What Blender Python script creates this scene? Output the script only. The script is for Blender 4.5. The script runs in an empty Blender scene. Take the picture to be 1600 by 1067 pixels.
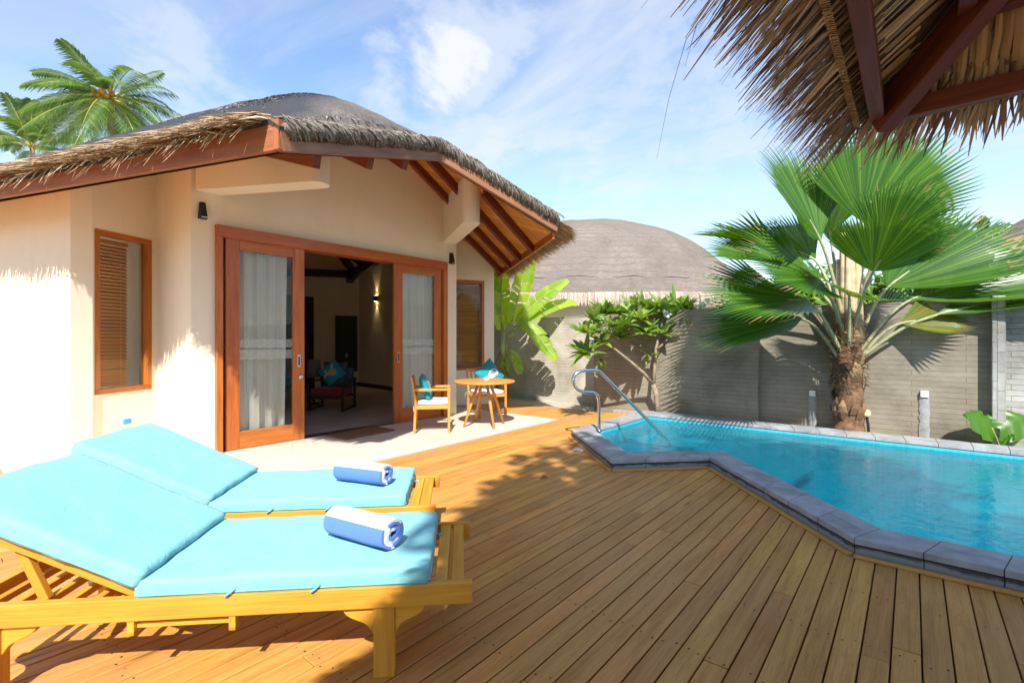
import bpy, math, random
from mathutils import Vector, Matrix, noise
rnd = random.Random(7)
SC = bpy.context.scene
COL = SC.collection
PI = math.pi
V = Vector
SUN_DIR = V((-0.449, 0.546, -0.707))          # the way the sunlight travels

# ------------------------------------------------------------------ mesh builder
class MB:
    def __init__(s):
        s.v = []; s.f = []; s.m = []; s.uv = []; s.sm = []
    def face(s, idx, uv=None, m=0, smooth=False):
        s.f.append(idx); s.m.append(m); s.sm.append(smooth)
        s.uv.append(uv or [(s.v[i][0] + s.v[i][2] * .37, s.v[i][1] + s.v[i][2]) for i in idx])
    def poly(s, pts, uv=None, m=0):
        b = len(s.v); s.v += [tuple(p) for p in pts]
        s.face(list(range(b, b + len(pts))), uv, m)
    def box(s, c, size, M=None, m=0, taper=1.0):
        hx, hy, hz = (d / 2 for d in size)
        P = [V((sx * hx, sy * hy, sz * hz)) for sz in (-1, 1) for sy in (-1, 1) for sx in (-1, 1)]
        if taper != 1.0:
            for p in P:
                if p.z < 0: p.x *= taper; p.y *= taper
        L = max(range(3), key=lambda i: size[i])
        o = rnd.uniform(0, 40)
        b = len(s.v)
        M3 = M or Matrix.Identity(3)
        c = V(c)
        s.v += [tuple(c + M3 @ p) for p in P]
        for q, ax in (((0, 2, 3, 1), 2), ((4, 5, 7, 6), 2), ((0, 1, 5, 4), 1), ((2, 6, 7, 3), 1), ((0, 4, 6, 2), 0), ((1, 3, 7, 5), 0)):
            oth = [i for i in range(3) if i != ax]
            u = L if L != ax else oth[0]
            w = [i for i in oth if i != u][0]
            s.face([b + i for i in q], [(P[i][u] + o, P[i][w] + o * .3 + ax * .21) for i in q], m)
    def bar(s, a, b, w, h, up=(0, 0, 1), m=0):
        a = V(a); b = V(b); d = b - a; L = d.length; d.normalize()
        side = V(up).cross(d)
        if side.length < 1e-4: side = V((1, 0, 0)).cross(d)
        side.normalize(); u = d.cross(side)
        s.box((a + b) / 2, (L, w, h), Matrix((d, side, u)).transposed(), m)
    def tube(s, pts, r, n=8, m=0, caps=True, bump=0.0):
        pts = [V(p) for p in pts]
        R = r if isinstance(r, (list, tuple)) else [r] * len(pts)
        o = rnd.uniform(0, 30); rings = []; ln = 0; ref = None
        for i, p in enumerate(pts):
            d = (pts[min(i + 1, len(pts) - 1)] - pts[max(i - 1, 0)]).normalized()
            if ref is None: ref = d.orthogonal().normalized()
            x = (ref - d * ref.dot(d))
            x = x.normalized() if x.length > 1e-5 else d.orthogonal().normalized()
            ref = x; y = d.cross(x)
            if i: ln += (p - pts[i - 1]).length
            b = len(s.v)
            for k in range(n):
                a = 2 * PI * k / n
                rr = R[i] * (1 + (rnd.uniform(-bump, bump) if bump else 0))
                s.v.append(tuple(p + (x * math.cos(a) + y * math.sin(a)) * rr))
            rings.append((b, ln))
        for (b0, l0), (b1, l1) in zip(rings, rings[1:]):
            for k in range(n):
                k2 = (k + 1) % n
                s.face([b0 + k, b0 + k2, b1 + k2, b1 + k], [(l0 + o, k * .02), (l0 + o, k * .02 + .02), (l1 + o, k * .02 + .02), (l1 + o, k * .02)], m, True)
        if caps:
            s.face([rings[0][0] + k for k in range(n)][::-1], None, m)
            s.face([rings[-1][0] + k for k in range(n)], None, m)
    def ribbon(s, pts, widths, side, m=0, fold=0.0):
        """flat strip along pts; fold lifts the middle line into a shallow V"""
        pts = [V(p) for p in pts]; side = V(side).normalized(); o = rnd.uniform(0, 30); b = len(s.v); ln = 0; us = []
        for i, p in enumerate(pts):
            if i: ln += (p - pts[i - 1]).length
            us.append(ln + o); w = widths[i] / 2
            d = (pts[min(i + 1, len(pts) - 1)] - pts[max(i - 1, 0)]).normalized(); up = side.cross(d)
            if fold:
                s.v += [tuple(p - side * w), tuple(p + up * fold * w), tuple(p + side * w)]
            else:
                s.v += [tuple(p - side * w), tuple(p + side * w)]
        k = 3 if fold else 2
        for i in range(len(pts) - 1):
            for j in range(k - 1):
                a = b + i * k + j
                s.face([a, a + 1, a + k + 1, a + k], [(us[i], j * .03), (us[i], j * .03 + .03), (us[i + 1], j * .03 + .03), (us[i + 1], j * .03)], m)
    def prism(s, poly, z0, z1, m=0, ms=None, bottom=True):
        n = len(poly); b = len(s.v)
        f0 = z0 if callable(z0) else (lambda x, y: z0)
        f1 = z1 if callable(z1) else (lambda x, y: z1)
        s.v += [(x, y, f0(x, y)) for x, y in poly] + [(x, y, f1(x, y)) for x, y in poly]
        s.face([b + n + i for i in range(n)], None, m)
        if bottom: s.face([b + i for i in range(n)][::-1], None, m)
        ln = 0
        for i in range(n):
            j = (i + 1) % n; L = math.dist(poly[i], poly[j])
            q = [b + i, b + j, b + n + j, b + n + i]
            s.face(q, [(ln, s.v[q[0]][2]), (ln + L, s.v[q[1]][2]), (ln + L, s.v[q[2]][2]), (ln, s.v[q[3]][2])], m if ms is None else ms)
            ln += L
    def lathe(s, prof, c=(0, 0, 0), n=20, m=0):
        c = V(c); rings = []
        for r, z in prof:
            b = len(s.v)
            s.v += [tuple(c + V((r * math.cos(2 * PI * k / n), r * math.sin(2 * PI * k / n), z))) for k in range(n)]
            rings.append(b)
        for i in range(len(rings) - 1):
            for k in range(n):
                k2 = (k + 1) % n
                s.face([rings[i] + k, rings[i] + k2, rings[i + 1] + k2, rings[i + 1] + k], [(k / n, prof[i][1]), ((k + 1) / n, prof[i][1]), ((k + 1) / n, prof[i + 1][1]), (k / n, prof[i + 1][1])], m, True)
        s.face([rings[0] + k for k in range(n)][::-1], None, m); s.face([rings[-1] + k for k in range(n)], None, m)
    def grid(s, fn, nu, nv, m=0, smooth=True, closed=False, mat=None):
        """fn(i,j) -> (point, uv)"""
        b = len(s.v); U = []
        for i in range(nu):
            for j in range(nv):
                p, uv = fn(i, j); s.v.append(tuple(p)); U.append(uv)
        for i in range(nu - (0 if closed else 1)):
            for j in range(nv - 1):
                i2 = (i + 1) % nu
                q = [i * nv + j, i2 * nv + j, i2 * nv + j + 1, i * nv + j + 1]
                s.face([b + k for k in q], [U[k] for k in q], m if mat is None else mat(i, j), smooth)
    def cushion(s, c, size, M=None, n=(10, 10, 4), r=0.03, puff=0.0, wr=0.0, seed=0, m=0):
        """soft rounded slab with puffed faces and small wrinkles"""
        hx, hy, hz = (d / 2 for d in size); M3 = M or Matrix.Identity(3); c = V(c); o = seed * 3.7
        def pt(p):
            q = V((max(-hx + r, min(hx - r, p.x)), max(-hy + r, min(hy - r, p.y)), max(-hz + r, min(hz - r, p.z))))
            d = p - q
            if d.length > 1e-6: p = q + d.normalized() * r
            ux, uy = p.x / hx, p.y / hy
            pf = puff * max(0, 1 - ux * ux) ** .6 * max(0, 1 - uy * uy) ** .6
            p = p + V((0, 0, math.copysign(pf, p.z) if abs(p.z) > 1e-6 else 0))
            if wr:
                p = p + V((0, 0, 1)) * wr * noise.noise(V((p.x * 6 + o, p.y * 6, p.z * 8))) + V((ux, uy, 0)) * wr * noise.noise(V((p.x * 11 + o, p.y * 11, p.z * 5 + 9)))
            return c + M3 @ p
        nx, ny, nz = n
        for ax in range(3):
            for sg in (-1, 1):
                na, nb = [(ny, nz), (nx, nz), (nx, ny)][ax]
                def fn(i, j, ax=ax, sg=sg, na=na, nb=nb):
                    a = -1 + 2 * i / na; b_ = -1 + 2 * j / nb
                    p = [(sg * hx, a * hy, b_ * hz), (a * hx, sg * hy, b_ * hz), (a * hx, b_ * hy, sg * hz)][ax]
                    return pt(V(p)), (p[0] + o, p[1] + p[2])
                s.grid(fn, na + 1, nb + 1, m)
    def build(s, name, mats, parent=None, origin=None, merge=False):
        me = bpy.data.meshes.new(name)
        off = V(origin) if origin else V((0, 0, 0))
        if parent is not None: off = ORG.get(parent.name, V((0, 0, 0)))
        me.from_pydata([tuple(V(p) - off) for p in s.v], [], s.f)
        uvl = me.uv_layers.new(name='UVMap')
        flat = [c for uv in s.uv for t in uv for c in t]
        uvl.data.foreach_set('uv', flat)
        me.polygons.foreach_set('material_index', s.m)
        me.polygons.foreach_set('use_smooth', s.sm)
        for mt in (mats if isinstance(mats, (list, tuple)) else [mats]): me.materials.append(mt)
        if merge:
            import bmesh
            bm = bmesh.new(); bm.from_mesh(me); bmesh.ops.remove_doubles(bm, verts=bm.verts, dist=1e-4)
            bmesh.ops.recalc_face_normals(bm, faces=bm.faces); bm.to_mesh(me); bm.free()
        me.update()
        o = bpy.data.objects.new(name, me); COL.objects.link(o)
        if parent is not None:
            o.parent = parent
            ORG[o.name] = off
        elif origin: o.location = origin
        return o
ORG = {}
def bevel(o, w=0.004, seg=2):
    b = o.modifiers.new('bevel', 'BEVEL'); b.width = w; b.segments = seg; b.limit_method = 'ANGLE'; b.angle_limit = math.radians(50); return o
def tag(o, label, cat, group=None):
    o['label'] = label; o['category'] = cat
    if group: o['group'] = group
    return o
def struct(o, kind='structure'):
    o['kind'] = kind; return o
def thing(name, label, cat, loc=(0, 0, 0), rotz=0, group=None, world=False):
    o = bpy.data.objects.new(name, None); COL.objects.link(o); o.location = loc; o.rotation_euler = (0, 0, rotz)
    o.empty_display_size = .1
    if world: ORG[o.name] = V(loc)
    return tag(o, label, cat, group)
def dup(root, loc, rotz, label):
    r = root.copy(); COL.objects.link(r); r.location = loc; r.rotation_euler = (0, 0, rotz); r['label'] = label
    for ch in list(root.children):
        c = ch.copy(); COL.objects.link(c); c.parent = r
        for g in list(ch.children):
            d = g.copy(); COL.objects.link(d); d.parent = c
    return r

# ------------------------------------------------------------------ materials
def mat(name):
    m = bpy.data.materials.new(name); m.use_nodes = True
    nt = m.node_tree; nt.nodes.clear()
    out = nt.nodes.new('ShaderNodeOutputMaterial'); bs = nt.nodes.new('ShaderNodeBsdfPrincipled')
    nt.links.new(bs.outputs[0], out.inputs[0])
    return m, nt, bs, out
def N(nt, typ, **kw):
    n = nt.nodes.new(typ)
    for k, v in kw.items():
        if k in n.inputs.keys() if isinstance(k, str) else False: n.inputs[k].default_value = v
        else: setattr(n, k, v)
    return n
def inp(n, **kw):
    for k, v in kw.items(): n.inputs[k.replace('_', ' ')].default_value = v
    return n
def ramp(nt, fac, stops, interp='LINEAR'):
    r = nt.nodes.new('ShaderNodeValToRGB'); r.color_ramp.interpolation = interp
    el = r.color_ramp.elements
    while len(el) < len(stops): el.new(.5)
    for e, (p, c) in zip(el, stops): e.position = p; e.color = (*c, 1) if len(c) == 3 else c
    nt.links.new(fac, r.inputs[0]); return r
def coords(nt, kind='UV', scale=(1, 1, 1), isl=True):
    tc = nt.nodes.new('ShaderNodeTexCoord'); mp = nt.nodes.new('ShaderNodeMapping'); mp.inputs['Scale'].default_value = scale
    nt.links.new(tc.outputs[kind], mp.inputs[0]); return mp.outputs[0]
def noise_n(nt, vec, scale, detail=4, rough=.55, dist=0.0):
    n = nt.nodes.new('ShaderNodeTexNoise'); inp(n, Scale=scale, Detail=detail, Roughness=rough, Distortion=dist)
    if vec is not None: nt.links.new(vec, n.inputs['Vector'])
    return n
def mixc(nt, fac, a, b, typ='MIX'):
    n = nt.nodes.new('ShaderNodeMix'); n.data_type = 'RGBA'; n.blend_type = typ
    for i, x in ((0, fac), (6, a), (7, b)):
        if isinstance(x, (int, float)): n.inputs[i].default_value = x
        elif isinstance(x, tuple): n.inputs[i].default_value = (*x, 1) if len(x) == 3 else x
        else: nt.links.new(x, n.inputs[i])
    return n.outputs[2]
def math_n(nt, op, a, b=0.0, c=0.0):
    n = nt.nodes.new('ShaderNodeMath'); n.operation = op
    for i, x in enumerate((a, b, c)):
        if isinstance(x, (int, float)): n.inputs[i].default_value = x
        else: nt.links.new(x, n.inputs[i])
    return n.outputs[0]
def bump_n(nt, bs, h, strength=.3, dist=.01):
    b = nt.nodes.new('ShaderNodeBump'); inp(b, Strength=strength, Distance=dist); nt.links.new(h, b.inputs['Height'])
    nt.links.new(b.outputs[0], bs.inputs['Normal']); return b
def island(nt):
    return nt.nodes.new('ShaderNodeNewGeometry').outputs['Random Per Island']

def wood(name, dark, mid, light, rough=.45, var=.25, gs=1.0, spec=.4, coat=0.0, weather=None, knots=False):
    m, nt, bs, out = mat(name)
    uv = coords(nt, 'UV', (1.3 * gs, 16 * gs, 1))
    n1 = noise_n(nt, uv, 1.6, 6, .62, .6)
    uv2 = coords(nt, 'UV', (3 * gs, 130 * gs, 1)); n2 = noise_n(nt, uv2, 1.0, 3, .6)
    r = ramp(nt, n1.outputs[0], [(.28, dark), (.5, mid), (.72, light)])
    c = mixc(nt, .35, r.outputs[0], ramp(nt, n2.outputs[0], [(.3, dark), (.7, light)]).outputs[0])
    ir = island(nt)
    hv = N(nt, 'ShaderNodeHueSaturation')
    nt.links.new(math_n(nt, 'MULTIPLY_ADD', ir, var, 1 - var * .55), hv.inputs['Value'])
    nt.links.new(math_n(nt, 'MULTIPLY_ADD', math_n(nt, 'FRACT', math_n(nt, 'MULTIPLY', ir, 17.3)), .012, .493), hv.inputs['Hue'])
    nt.links.new(c, hv.inputs['Color']); col = hv.outputs[0]
    if weather:
        ob = coords(nt, 'Object', (1, 1, 1)); n3 = noise_n(nt, ob, .9, 5, .6)
        col = mixc(nt, ramp(nt, n3.outputs[0], [(.42, (0, 0, 0)), (.68, (.55, .55, .55))]).outputs[0], col, weather)
    if knots:
        kv = nt.nodes.new('ShaderNodeTexVoronoi'); kv.inputs['Scale'].default_value = 1.0; nt.links.new(coords(nt, 'UV', (1.1, 9, 1)), kv.inputs[0])
        kd = math_n(nt, 'ADD', kv.outputs[0], math_n(nt, 'MULTIPLY', n2.outputs[0], .05))
        col = mixc(nt, ramp(nt, kd, [(.06, (.85,) * 3), (.12, (.25,) * 3), (.2, (0,) * 3)]).outputs[0], col, (.12, .045, .012))
        uv5 = coords(nt, 'UV', (.55, 22, 1)); n5 = noise_n(nt, uv5, 2.2, 2, .5, 2.0)
        wv_ = math_n(nt, 'PINGPONG', math_n(nt, 'MULTIPLY', n5.outputs[0], 9.0), .5)
        col = mixc(nt, math_n(nt, 'MULTIPLY', ramp(nt, wv_, [(.0, (1,) * 3), (.16, (0,) * 3)]).outputs[0], .38), col, (.17, .065, .014))
    nt.links.new(col, bs.inputs['Base Color'])
    rr = ramp(nt, n1.outputs[0], [(.2, (rough + .15,) * 3), (.8, (rough - .08,) * 3)])
    nt.links.new(rr.outputs[0], bs.inputs['Roughness']); bs.inputs['Specular IOR Level'].default_value = spec
    if coat: bs.inputs['Coat Weight'].default_value = coat; bs.inputs['Coat Roughness'].default_value = .25
    bump_n(nt, bs, n2.outputs[0], .25, .004)
    return m

def plain(name, col, rough=.6, metal=0.0, var=.08, nscale=9.0, bump=.1, bdist=.004, spec=.4, coordk='Object', sheen=0.0):
    m, nt, bs, out = mat(name)
    v = coords(nt, coordk); n = noise_n(nt, v, nscale, 5, .6)
    a = tuple(max(0, c * (1 - var * 2)) for c in col); b = tuple(min(1, c * (1 + var)) for c in col)
    nt.links.new(ramp(nt, n.outputs[0], [(.3, a), (.7, b)]).outputs[0], bs.inputs['Base Color'])
    bs.inputs['Roughness'].default_value = rough; bs.inputs['Metallic'].default_value = metal; bs.inputs['Specular IOR Level'].default_value = spec
    if sheen: bs.inputs['Sheen Weight'].default_value = sheen
    if bump:
        n2 = noise_n(nt, v, nscale * 9, 4, .6); bump_n(nt, bs, n2.outputs[0], bump, bdist)
    return m

def fabric(name, col, weave=260, rough=.85, var=.06, wrink=.35):
    m, nt, bs, out = mat(name)
    uv = coords(nt, 'UV'); w1 = nt.nodes.new('ShaderNodeTexWave'); inp(w1, Scale=weave * .16, Distortion=.6); nt.links.new(uv, w1.inputs[0])
    w2 = nt.nodes.new('ShaderNodeTexWave'); w2.bands_direction = 'Y'; inp(w2, Scale=weave * .16, Distortion=.6); nt.links.new(uv, w2.inputs[0])
    wv = math_n(nt, 'ADD', w1.outputs[1], w2.outputs[1])
    ob = coords(nt, 'Object', (1, 1, 1)); n = noise_n(nt, ob, 5, 5, .6, 1.2)
    c = ramp(nt, n.outputs[0], [(.3, tuple(x * (1 - var) for x in col)), (.7, tuple(min(1, x * (1 + var)) for x in col))]).outputs[0]
    c = mixc(nt, .12, c, mixc(nt, wv, (.25,) * 3, (.75,) * 3), 'SOFT_LIGHT')
    nt.links.new(c, bs.inputs['Base Color']); bs.inputs['Roughness'].default_value = rough; bs.inputs['Specular IOR Level'].default_value = .2
    bs.inputs['Sheen Weight'].default_value = .15
    n4 = noise_n(nt, coords(nt, 'Object', (1, 1, 1)), 9, 4, .55, 1.6)
    h = math_n(nt, 'ADD', math_n(nt, 'MULTIPLY', wv, .04), math_n(nt, 'MULTIPLY', n4.outputs[0], wrink * 4))
    bump_n(nt, bs, h, .45, .008)
    return m

def leafmat(name, a, b, c=None, rough=.4, trans=.35, tcol=None, spec=.45):
    """leaf: colour varies leaf by leaf and along its length; lets some light through"""
    m, nt, bs, out = mat(name)
    ir = island(nt); c = c or b
    col = ramp(nt, ir, [(.0, a), (.55, b), (1.0, c)]).outputs[0]
    uv = coords(nt, 'UV', (4, 60, 1)); n = noise_n(nt, uv, 2.0, 3, .6)
    col = mixc(nt, .25, col, mixc(nt, n.outputs[0], (.3,) * 3, (.75,) * 3), 'SOFT_LIGHT')
    nt.links.new(col, bs.inputs['Base Color']); bs.inputs['Roughness'].default_value = rough; bs.inputs['Specular IOR Level'].default_value = spec
    tr = nt.nodes.new('ShaderNodeBsdfTranslucent'); mx = nt.nodes.new('ShaderNodeMixShader'); mx.inputs[0].default_value = trans
    hs_ = N(nt, 'ShaderNodeHueSaturation'); hs_.inputs['Hue'].default_value = .48; hs_.inputs['Saturation'].default_value = 1.1; hs_.inputs['Value'].default_value = 1.7
    nt.links.new(col, hs_.inputs['Color']); nt.links.new(hs_.outputs[0], tr.inputs[0])
    nt.links.new(bs.outputs[0], mx.inputs[1]); nt.links.new(tr.outputs[0], mx.inputs[2]); nt.links.new(mx.outputs[0], out.inputs[0])
    return m

def strand(name, stops, rough=.75, trans=.12):
    m, nt, bs, out = mat(name)
    ir = island(nt); col = ramp(nt, ir, stops).outputs[0]
    uv = coords(nt, 'UV', (2, 140, 1)); n = noise_n(nt, uv, 1.5, 3, .6)
    col = mixc(nt, .5, col, mixc(nt, n.outputs[0], (.15,) * 3, (.8,) * 3), 'SOFT_LIGHT')
    nt.links.new(col, bs.inputs['Base Color']); bs.inputs['Roughness'].default_value = rough; bs.inputs['Specular IOR Level'].default_value = .25
    if trans:
        tr = nt.nodes.new('ShaderNodeBsdfTranslucent'); mx = nt.nodes.new('ShaderNodeMixShader'); mx.inputs[0].default_value = trans
        nt.links.new(col, tr.inputs[0]); nt.links.new(bs.outputs[0], mx.inputs[1]); nt.links.new(tr.outputs[0], mx.inputs[2]); nt.links.new(mx.outputs[0], out.inputs[0])
    return m

def glass(name, tint=(.93, .97, .95), refl=1.0):
    m, nt, bs, out = mat(name); nt.nodes.remove(bs)
    t = nt.nodes.new('ShaderNodeBsdfTransparent'); t.inputs[0].default_value = (*tint, 1)
    g = nt.nodes.new('ShaderNodeBsdfGlossy'); g.inputs['Roughness'].default_value = .015
    fr = nt.nodes.new('ShaderNodeFresnel'); fr.inputs[0].default_value = 1.5
    n = noise_n(nt, coords(nt, 'Object'), 1.2, 2, .5); b = nt.nodes.new('ShaderNodeBump'); inp(b, Strength=.03, Distance=.02); nt.links.new(n.outputs[0], b.inputs['Height'])
    nt.links.new(b.outputs[0], g.inputs['Normal'])
    mx = nt.nodes.new('ShaderNodeMixShader'); nt.links.new(math_n(nt, 'MULTIPLY', fr.outputs[0], 1.6 * refl), mx.inputs[0])
    nt.links.new(t.outputs[0], mx.inputs[1]); nt.links.new(g.outputs[0], mx.inputs[2]); nt.links.new(mx.outputs[0], out.inputs[0])
    return m

def plaster(name, col):
    m, nt, bs, out = mat(name)
    ob = coords(nt, 'Object'); n = noise_n(nt, ob, 1.3, 6, .6); n2 = noise_n(nt, ob, 60, 3, .6)
    c = ramp(nt, n.outputs[0], [(.3, tuple(x * .93 for x in col)), (.7, col)]).outputs[0]
    n5 = noise_n(nt, coords(nt, 'Object', (4, 4, .35)), 1.6, 5, .6); n6 = noise_n(nt, coords(nt, 'Object', (1, 1, 2.5)), 2.4, 6, .65, .6)
    sm_ = math_n(nt, 'MULTIPLY', ramp(nt, n5.outputs[0], [(.5, (0,) * 3), (.72, (1,) * 3)]).outputs[0], ramp(nt, n6.outputs[0], [(.42, (0,) * 3), (.66, (1,) * 3)]).outputs[0])
    c = mixc(nt, math_n(nt, 'MULTIPLY', sm_, .30), c, tuple(x * .68 for x in col))
    nt.links.new(c, bs.inputs['Base Color']); bs.inputs['Roughness'].default_value = .85; bs.inputs['Specular IOR Level'].default_value = .2
    h = math_n(nt, 'ADD', math_n(nt, 'MULTIPLY', n.outputs[0], 3.0), math_n(nt, 'MULTIPLY', n2.outputs[0], .25)); bump_n(nt, bs, h, .25, .012)
    return m

def blockwall(name, a, b, mortar, bh=.07, bw=.3, rough=.9, show=.5, disp=.01):
    """painted / rendered courses of thin blocks; X along the wall, Z up"""
    m, nt, bs, out = mat(name)
    uv = coords(nt, 'UV')
    br = nt.nodes.new('ShaderNodeTexBrick'); inp(br, Scale=1.0, Mortar_Size=.004, Mortar_Smooth=.6, Brick_Width=bw, Row_Height=bh, Bias=0.0)
    wob = noise_n(nt, uv, 3, 3, .6); wv = nt.nodes.new('ShaderNodeVectorMath'); wv.operation = 'MULTIPLY_ADD'
    nt.links.new(wob.outputs[1], wv.inputs[0]); wv.inputs[1].default_value = (.012, .016, 0); nt.links.new(uv, wv.inputs[2]); nt.links.new(wv.outputs[0], br.inputs[0])
    br.inputs['Color1'].default_value = (*a, 1); br.inputs['Color2'].default_value = (*b, 1); br.inputs['Mortar'].default_value = (*mortar, 1)
    n = noise_n(nt, uv, 1.1, 7, .65, .3); n2 = noise_n(nt, uv, 12, 4, .6)
    st = ramp(nt, n.outputs[0], [(.32, (.36, .34, .31)), (.5, (.70, .69, .66)), (.7, (1, 1, 1))]).outputs[0]
    c = mixc(nt, show, mixc(nt, n2.outputs[0], a, b), br.outputs[0])
    c = mixc(nt, .8, c, st, 'MULTIPLY'); nt.links.new(c, bs.inputs['Base Color']); bs.inputs['Roughness'].default_value = rough; bs.inputs['Specular IOR Level'].default_value = .2
    h = math_n(nt, 'SUBTRACT', math_n(nt, 'MULTIPLY', n2.outputs[0], .6), br.outputs[1]); bump_n(nt, bs, h, .6, disp)
    return m

def thatchmat(name, a, b, c, sc=(1, 1, 1), bands=0.0, side=None):
    m, nt, bs, out = mat(name)
    uv = coords(nt, 'UV', (3.0 * sc[0], 40 * sc[1], 1)); n = noise_n(nt, uv, 1.4, 6, .7, .5)
    ob = coords(nt, 'Object'); n2 = noise_n(nt, ob, .8, 5, .65, .5); n3 = noise_n(nt, ob, 14, 5, .7)
    f = math_n(nt, 'ADD', math_n(nt, 'MULTIPLY', n.outputs[0], .45), math_n(nt, 'ADD', math_n(nt, 'MULTIPLY', n2.outputs[0], .35), math_n(nt, 'MULTIPLY', n3.outputs[0], .2)))
    col = ramp(nt, f, [(.34, a), (.5, b), (.64, c)]).outputs[0]
    h = math_n(nt, 'ADD', n.outputs[0], math_n(nt, 'MULTIPLY', n3.outputs[0], .8))
    if bands:
        w = nt.nodes.new('ShaderNodeTexWave'); w.bands_direction = 'Y' if bands < 0 else 'X'; inp(w, Scale=abs(bands), Distortion=2.5, Detail=4.0, Detail_Scale=1.5); nt.links.new(coords(nt, 'UV'), w.inputs[0])
        bd = math_n(nt, 'MULTIPLY', ramp(nt, w.outputs[1], [(.0, (1,) * 3), (.3, (0,) * 3)]).outputs[0], ramp(nt, n2.outputs[0], [(.4, (0,) * 3), (.6, (1,) * 3)]).outputs[0])
        col = mixc(nt, math_n(nt, 'MULTIPLY', bd, .16), col, tuple(x * .45 for x in a)); h = math_n(nt, 'SUBTRACT', h, math_n(nt, 'MULTIPLY', bd, .8))
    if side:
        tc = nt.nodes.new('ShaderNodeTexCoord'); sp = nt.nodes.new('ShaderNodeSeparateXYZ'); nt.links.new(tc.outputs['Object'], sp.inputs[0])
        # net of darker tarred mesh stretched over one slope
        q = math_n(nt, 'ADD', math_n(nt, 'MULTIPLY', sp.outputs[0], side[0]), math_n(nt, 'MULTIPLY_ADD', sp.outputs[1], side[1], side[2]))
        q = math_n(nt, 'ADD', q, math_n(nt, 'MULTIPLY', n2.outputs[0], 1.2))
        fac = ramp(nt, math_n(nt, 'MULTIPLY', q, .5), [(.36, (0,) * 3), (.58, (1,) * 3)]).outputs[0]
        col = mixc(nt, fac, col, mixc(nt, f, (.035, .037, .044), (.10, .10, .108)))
    nt.links.new(col, bs.inputs['Base Color']); bs.inputs['Roughness'].default_value = .95; bs.inputs['Specular IOR Level'].default_value = .1
    bump_n(nt, bs, h, .9, .035)
    return m

M = {}
M['wall'] = plaster('cream_plaster', (.82, .75, .60))
M['wall_in'] = plaster('interior_plaster', (.78, .71, .58))
M['teak'] = wood('red_teak', (.24, .058, .010), (.43, .120, .017), (.53, .18, .030), .38, .2, .8, .4, .12)
M['teak_dark'] = wood('dark_teak', (.10, .024, .010), (.17, .042, .014), (.23, .065, .02), .42, .2, .8)
M['beam'] = wood('weathered_beam', (.16, .07, .03), (.27, .12, .055), (.36, .19, .10), .6, .15, .7)
M['fascia'] = wood('fascia_wood', (.22, .075, .026), (.36, .13, .045), (.44, .18, .07), .5, .2, .6)
M['soffit'] = wood('soffit_boards', (.30, .10, .018), (.48, .19, .04), (.58, .27, .07), .42, .3, .7, .4)
M['lounge'] = wood('lounger_teak', (.50, .20, .018), (.66, .315, .03), (.74, .40, .06), .42, .16, 1.0, .4)
M['chairw'] = wood('chair_teak', (.48, .20, .03), (.60, .27, .045), (.68, .34, .07), .42, .12, 1.2, .4)
M['deck'] = wood('deck_boards', (.31, .128, .022), (.58, .272, .052), (.68, .362, .095), .5, .32, .8, .35, weather=(.55, .285, .11), knots=True)
M['trim'] = wood('deck_trim', (.36, .19, .04), (.47, .26, .06), (.56, .33, .09), .5, .1, .8)
M['darkwood'] = wood('dark_stained_wood', (.018, .010, .007), (.035, .018, .012), (.05, .028, .018), .5, .2)
M['pav'] = wood('pavilion_timber', (.095, .026, .013), (.175, .048, .022), (.25, .08, .036), .5, .2, .8)
M['blind'] = wood('blind_slats', (.42, .16, .03), (.60, .27, .055), (.68, .35, .09), .45, .25, 1.0)
M['screw'] = plain('rusty_screw', (.03, .018, .012), .6, .3, .1, 40, 0)
M['steel'] = plain('polished_steel', (.62, .64, .66), .16, 1.0, .02, 3, .02, .001)
M['satin'] = plain('satin_nickel', (.62, .60, .56), .3, 1.0, .03, 6, .02, .001)
M['lampblk'] = plain('bronze_lamp', (.03, .028, .026), .45, .5, .1, 20, .05)
M['white'] = plain('white_plastic', (.75, .76, .77), .4, 0, .03, 10, .03)
M['blueplastic'] = plain('blue_plastic', (.06, .32, .62), .35, 0, .05, 10, .03)
M['rubber'] = plain('grey_rubber', (.10, .10, .10), .8, 0, .2, 20, .3)
M['cream'] = plain('cream_plastic', (.62, .52, .26), .4, 0, .05, 10, .03)
M['black'] = plain('black_rubber_hose', (.012, .012, .012), .5, 0, .1, 10, .05)
M['turq'] = fabric('turquoise_canvas', (.20, .50, .53), 260, .85, .08, .42)
M['offwhite'] = fabric('grey_white_cotton', (.62, .61, .60), 300, .9, .04, .3)
M['greyblue'] = fabric('grey_blue_linen', (.07, .085, .115), 200, .9, .1, .3)
M['burgundy'] = fabric('burgundy_upholstery', (.20, .018, .025), 200, .9, .12, .2)
M['teal'] = fabric('teal_cotton', (.012, .23, .27), 260, .85, .06, .25)
M['tan'] = plain('tan_print', (.58, .40, .22), .85, 0, .25, 30, .1)
M['whiteprint'] = plain('white_print', (.66, .66, .66), .85, 0, .1, 30, .1)
M['greyprint'] = plain('grey_print', (.16, .19, .27), .85, 0, .2, 30, .1)
M['glass'] = glass('window_glass', (.96, .98, .965), .42)
M['stone'] = plain('coping_stone', (.34, .352, .375), .55, 0, .2, 5, .35, .004)
M['mortar'] = plain('dark_mortar', (.045, .047, .05), .9, 0, .2, 15, .3)
M['concrete'] = plain('grey_concrete_patch', (.30, .31, .31), .9, 0, .2, 8, .5, .01)
M['cob'] = None

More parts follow.
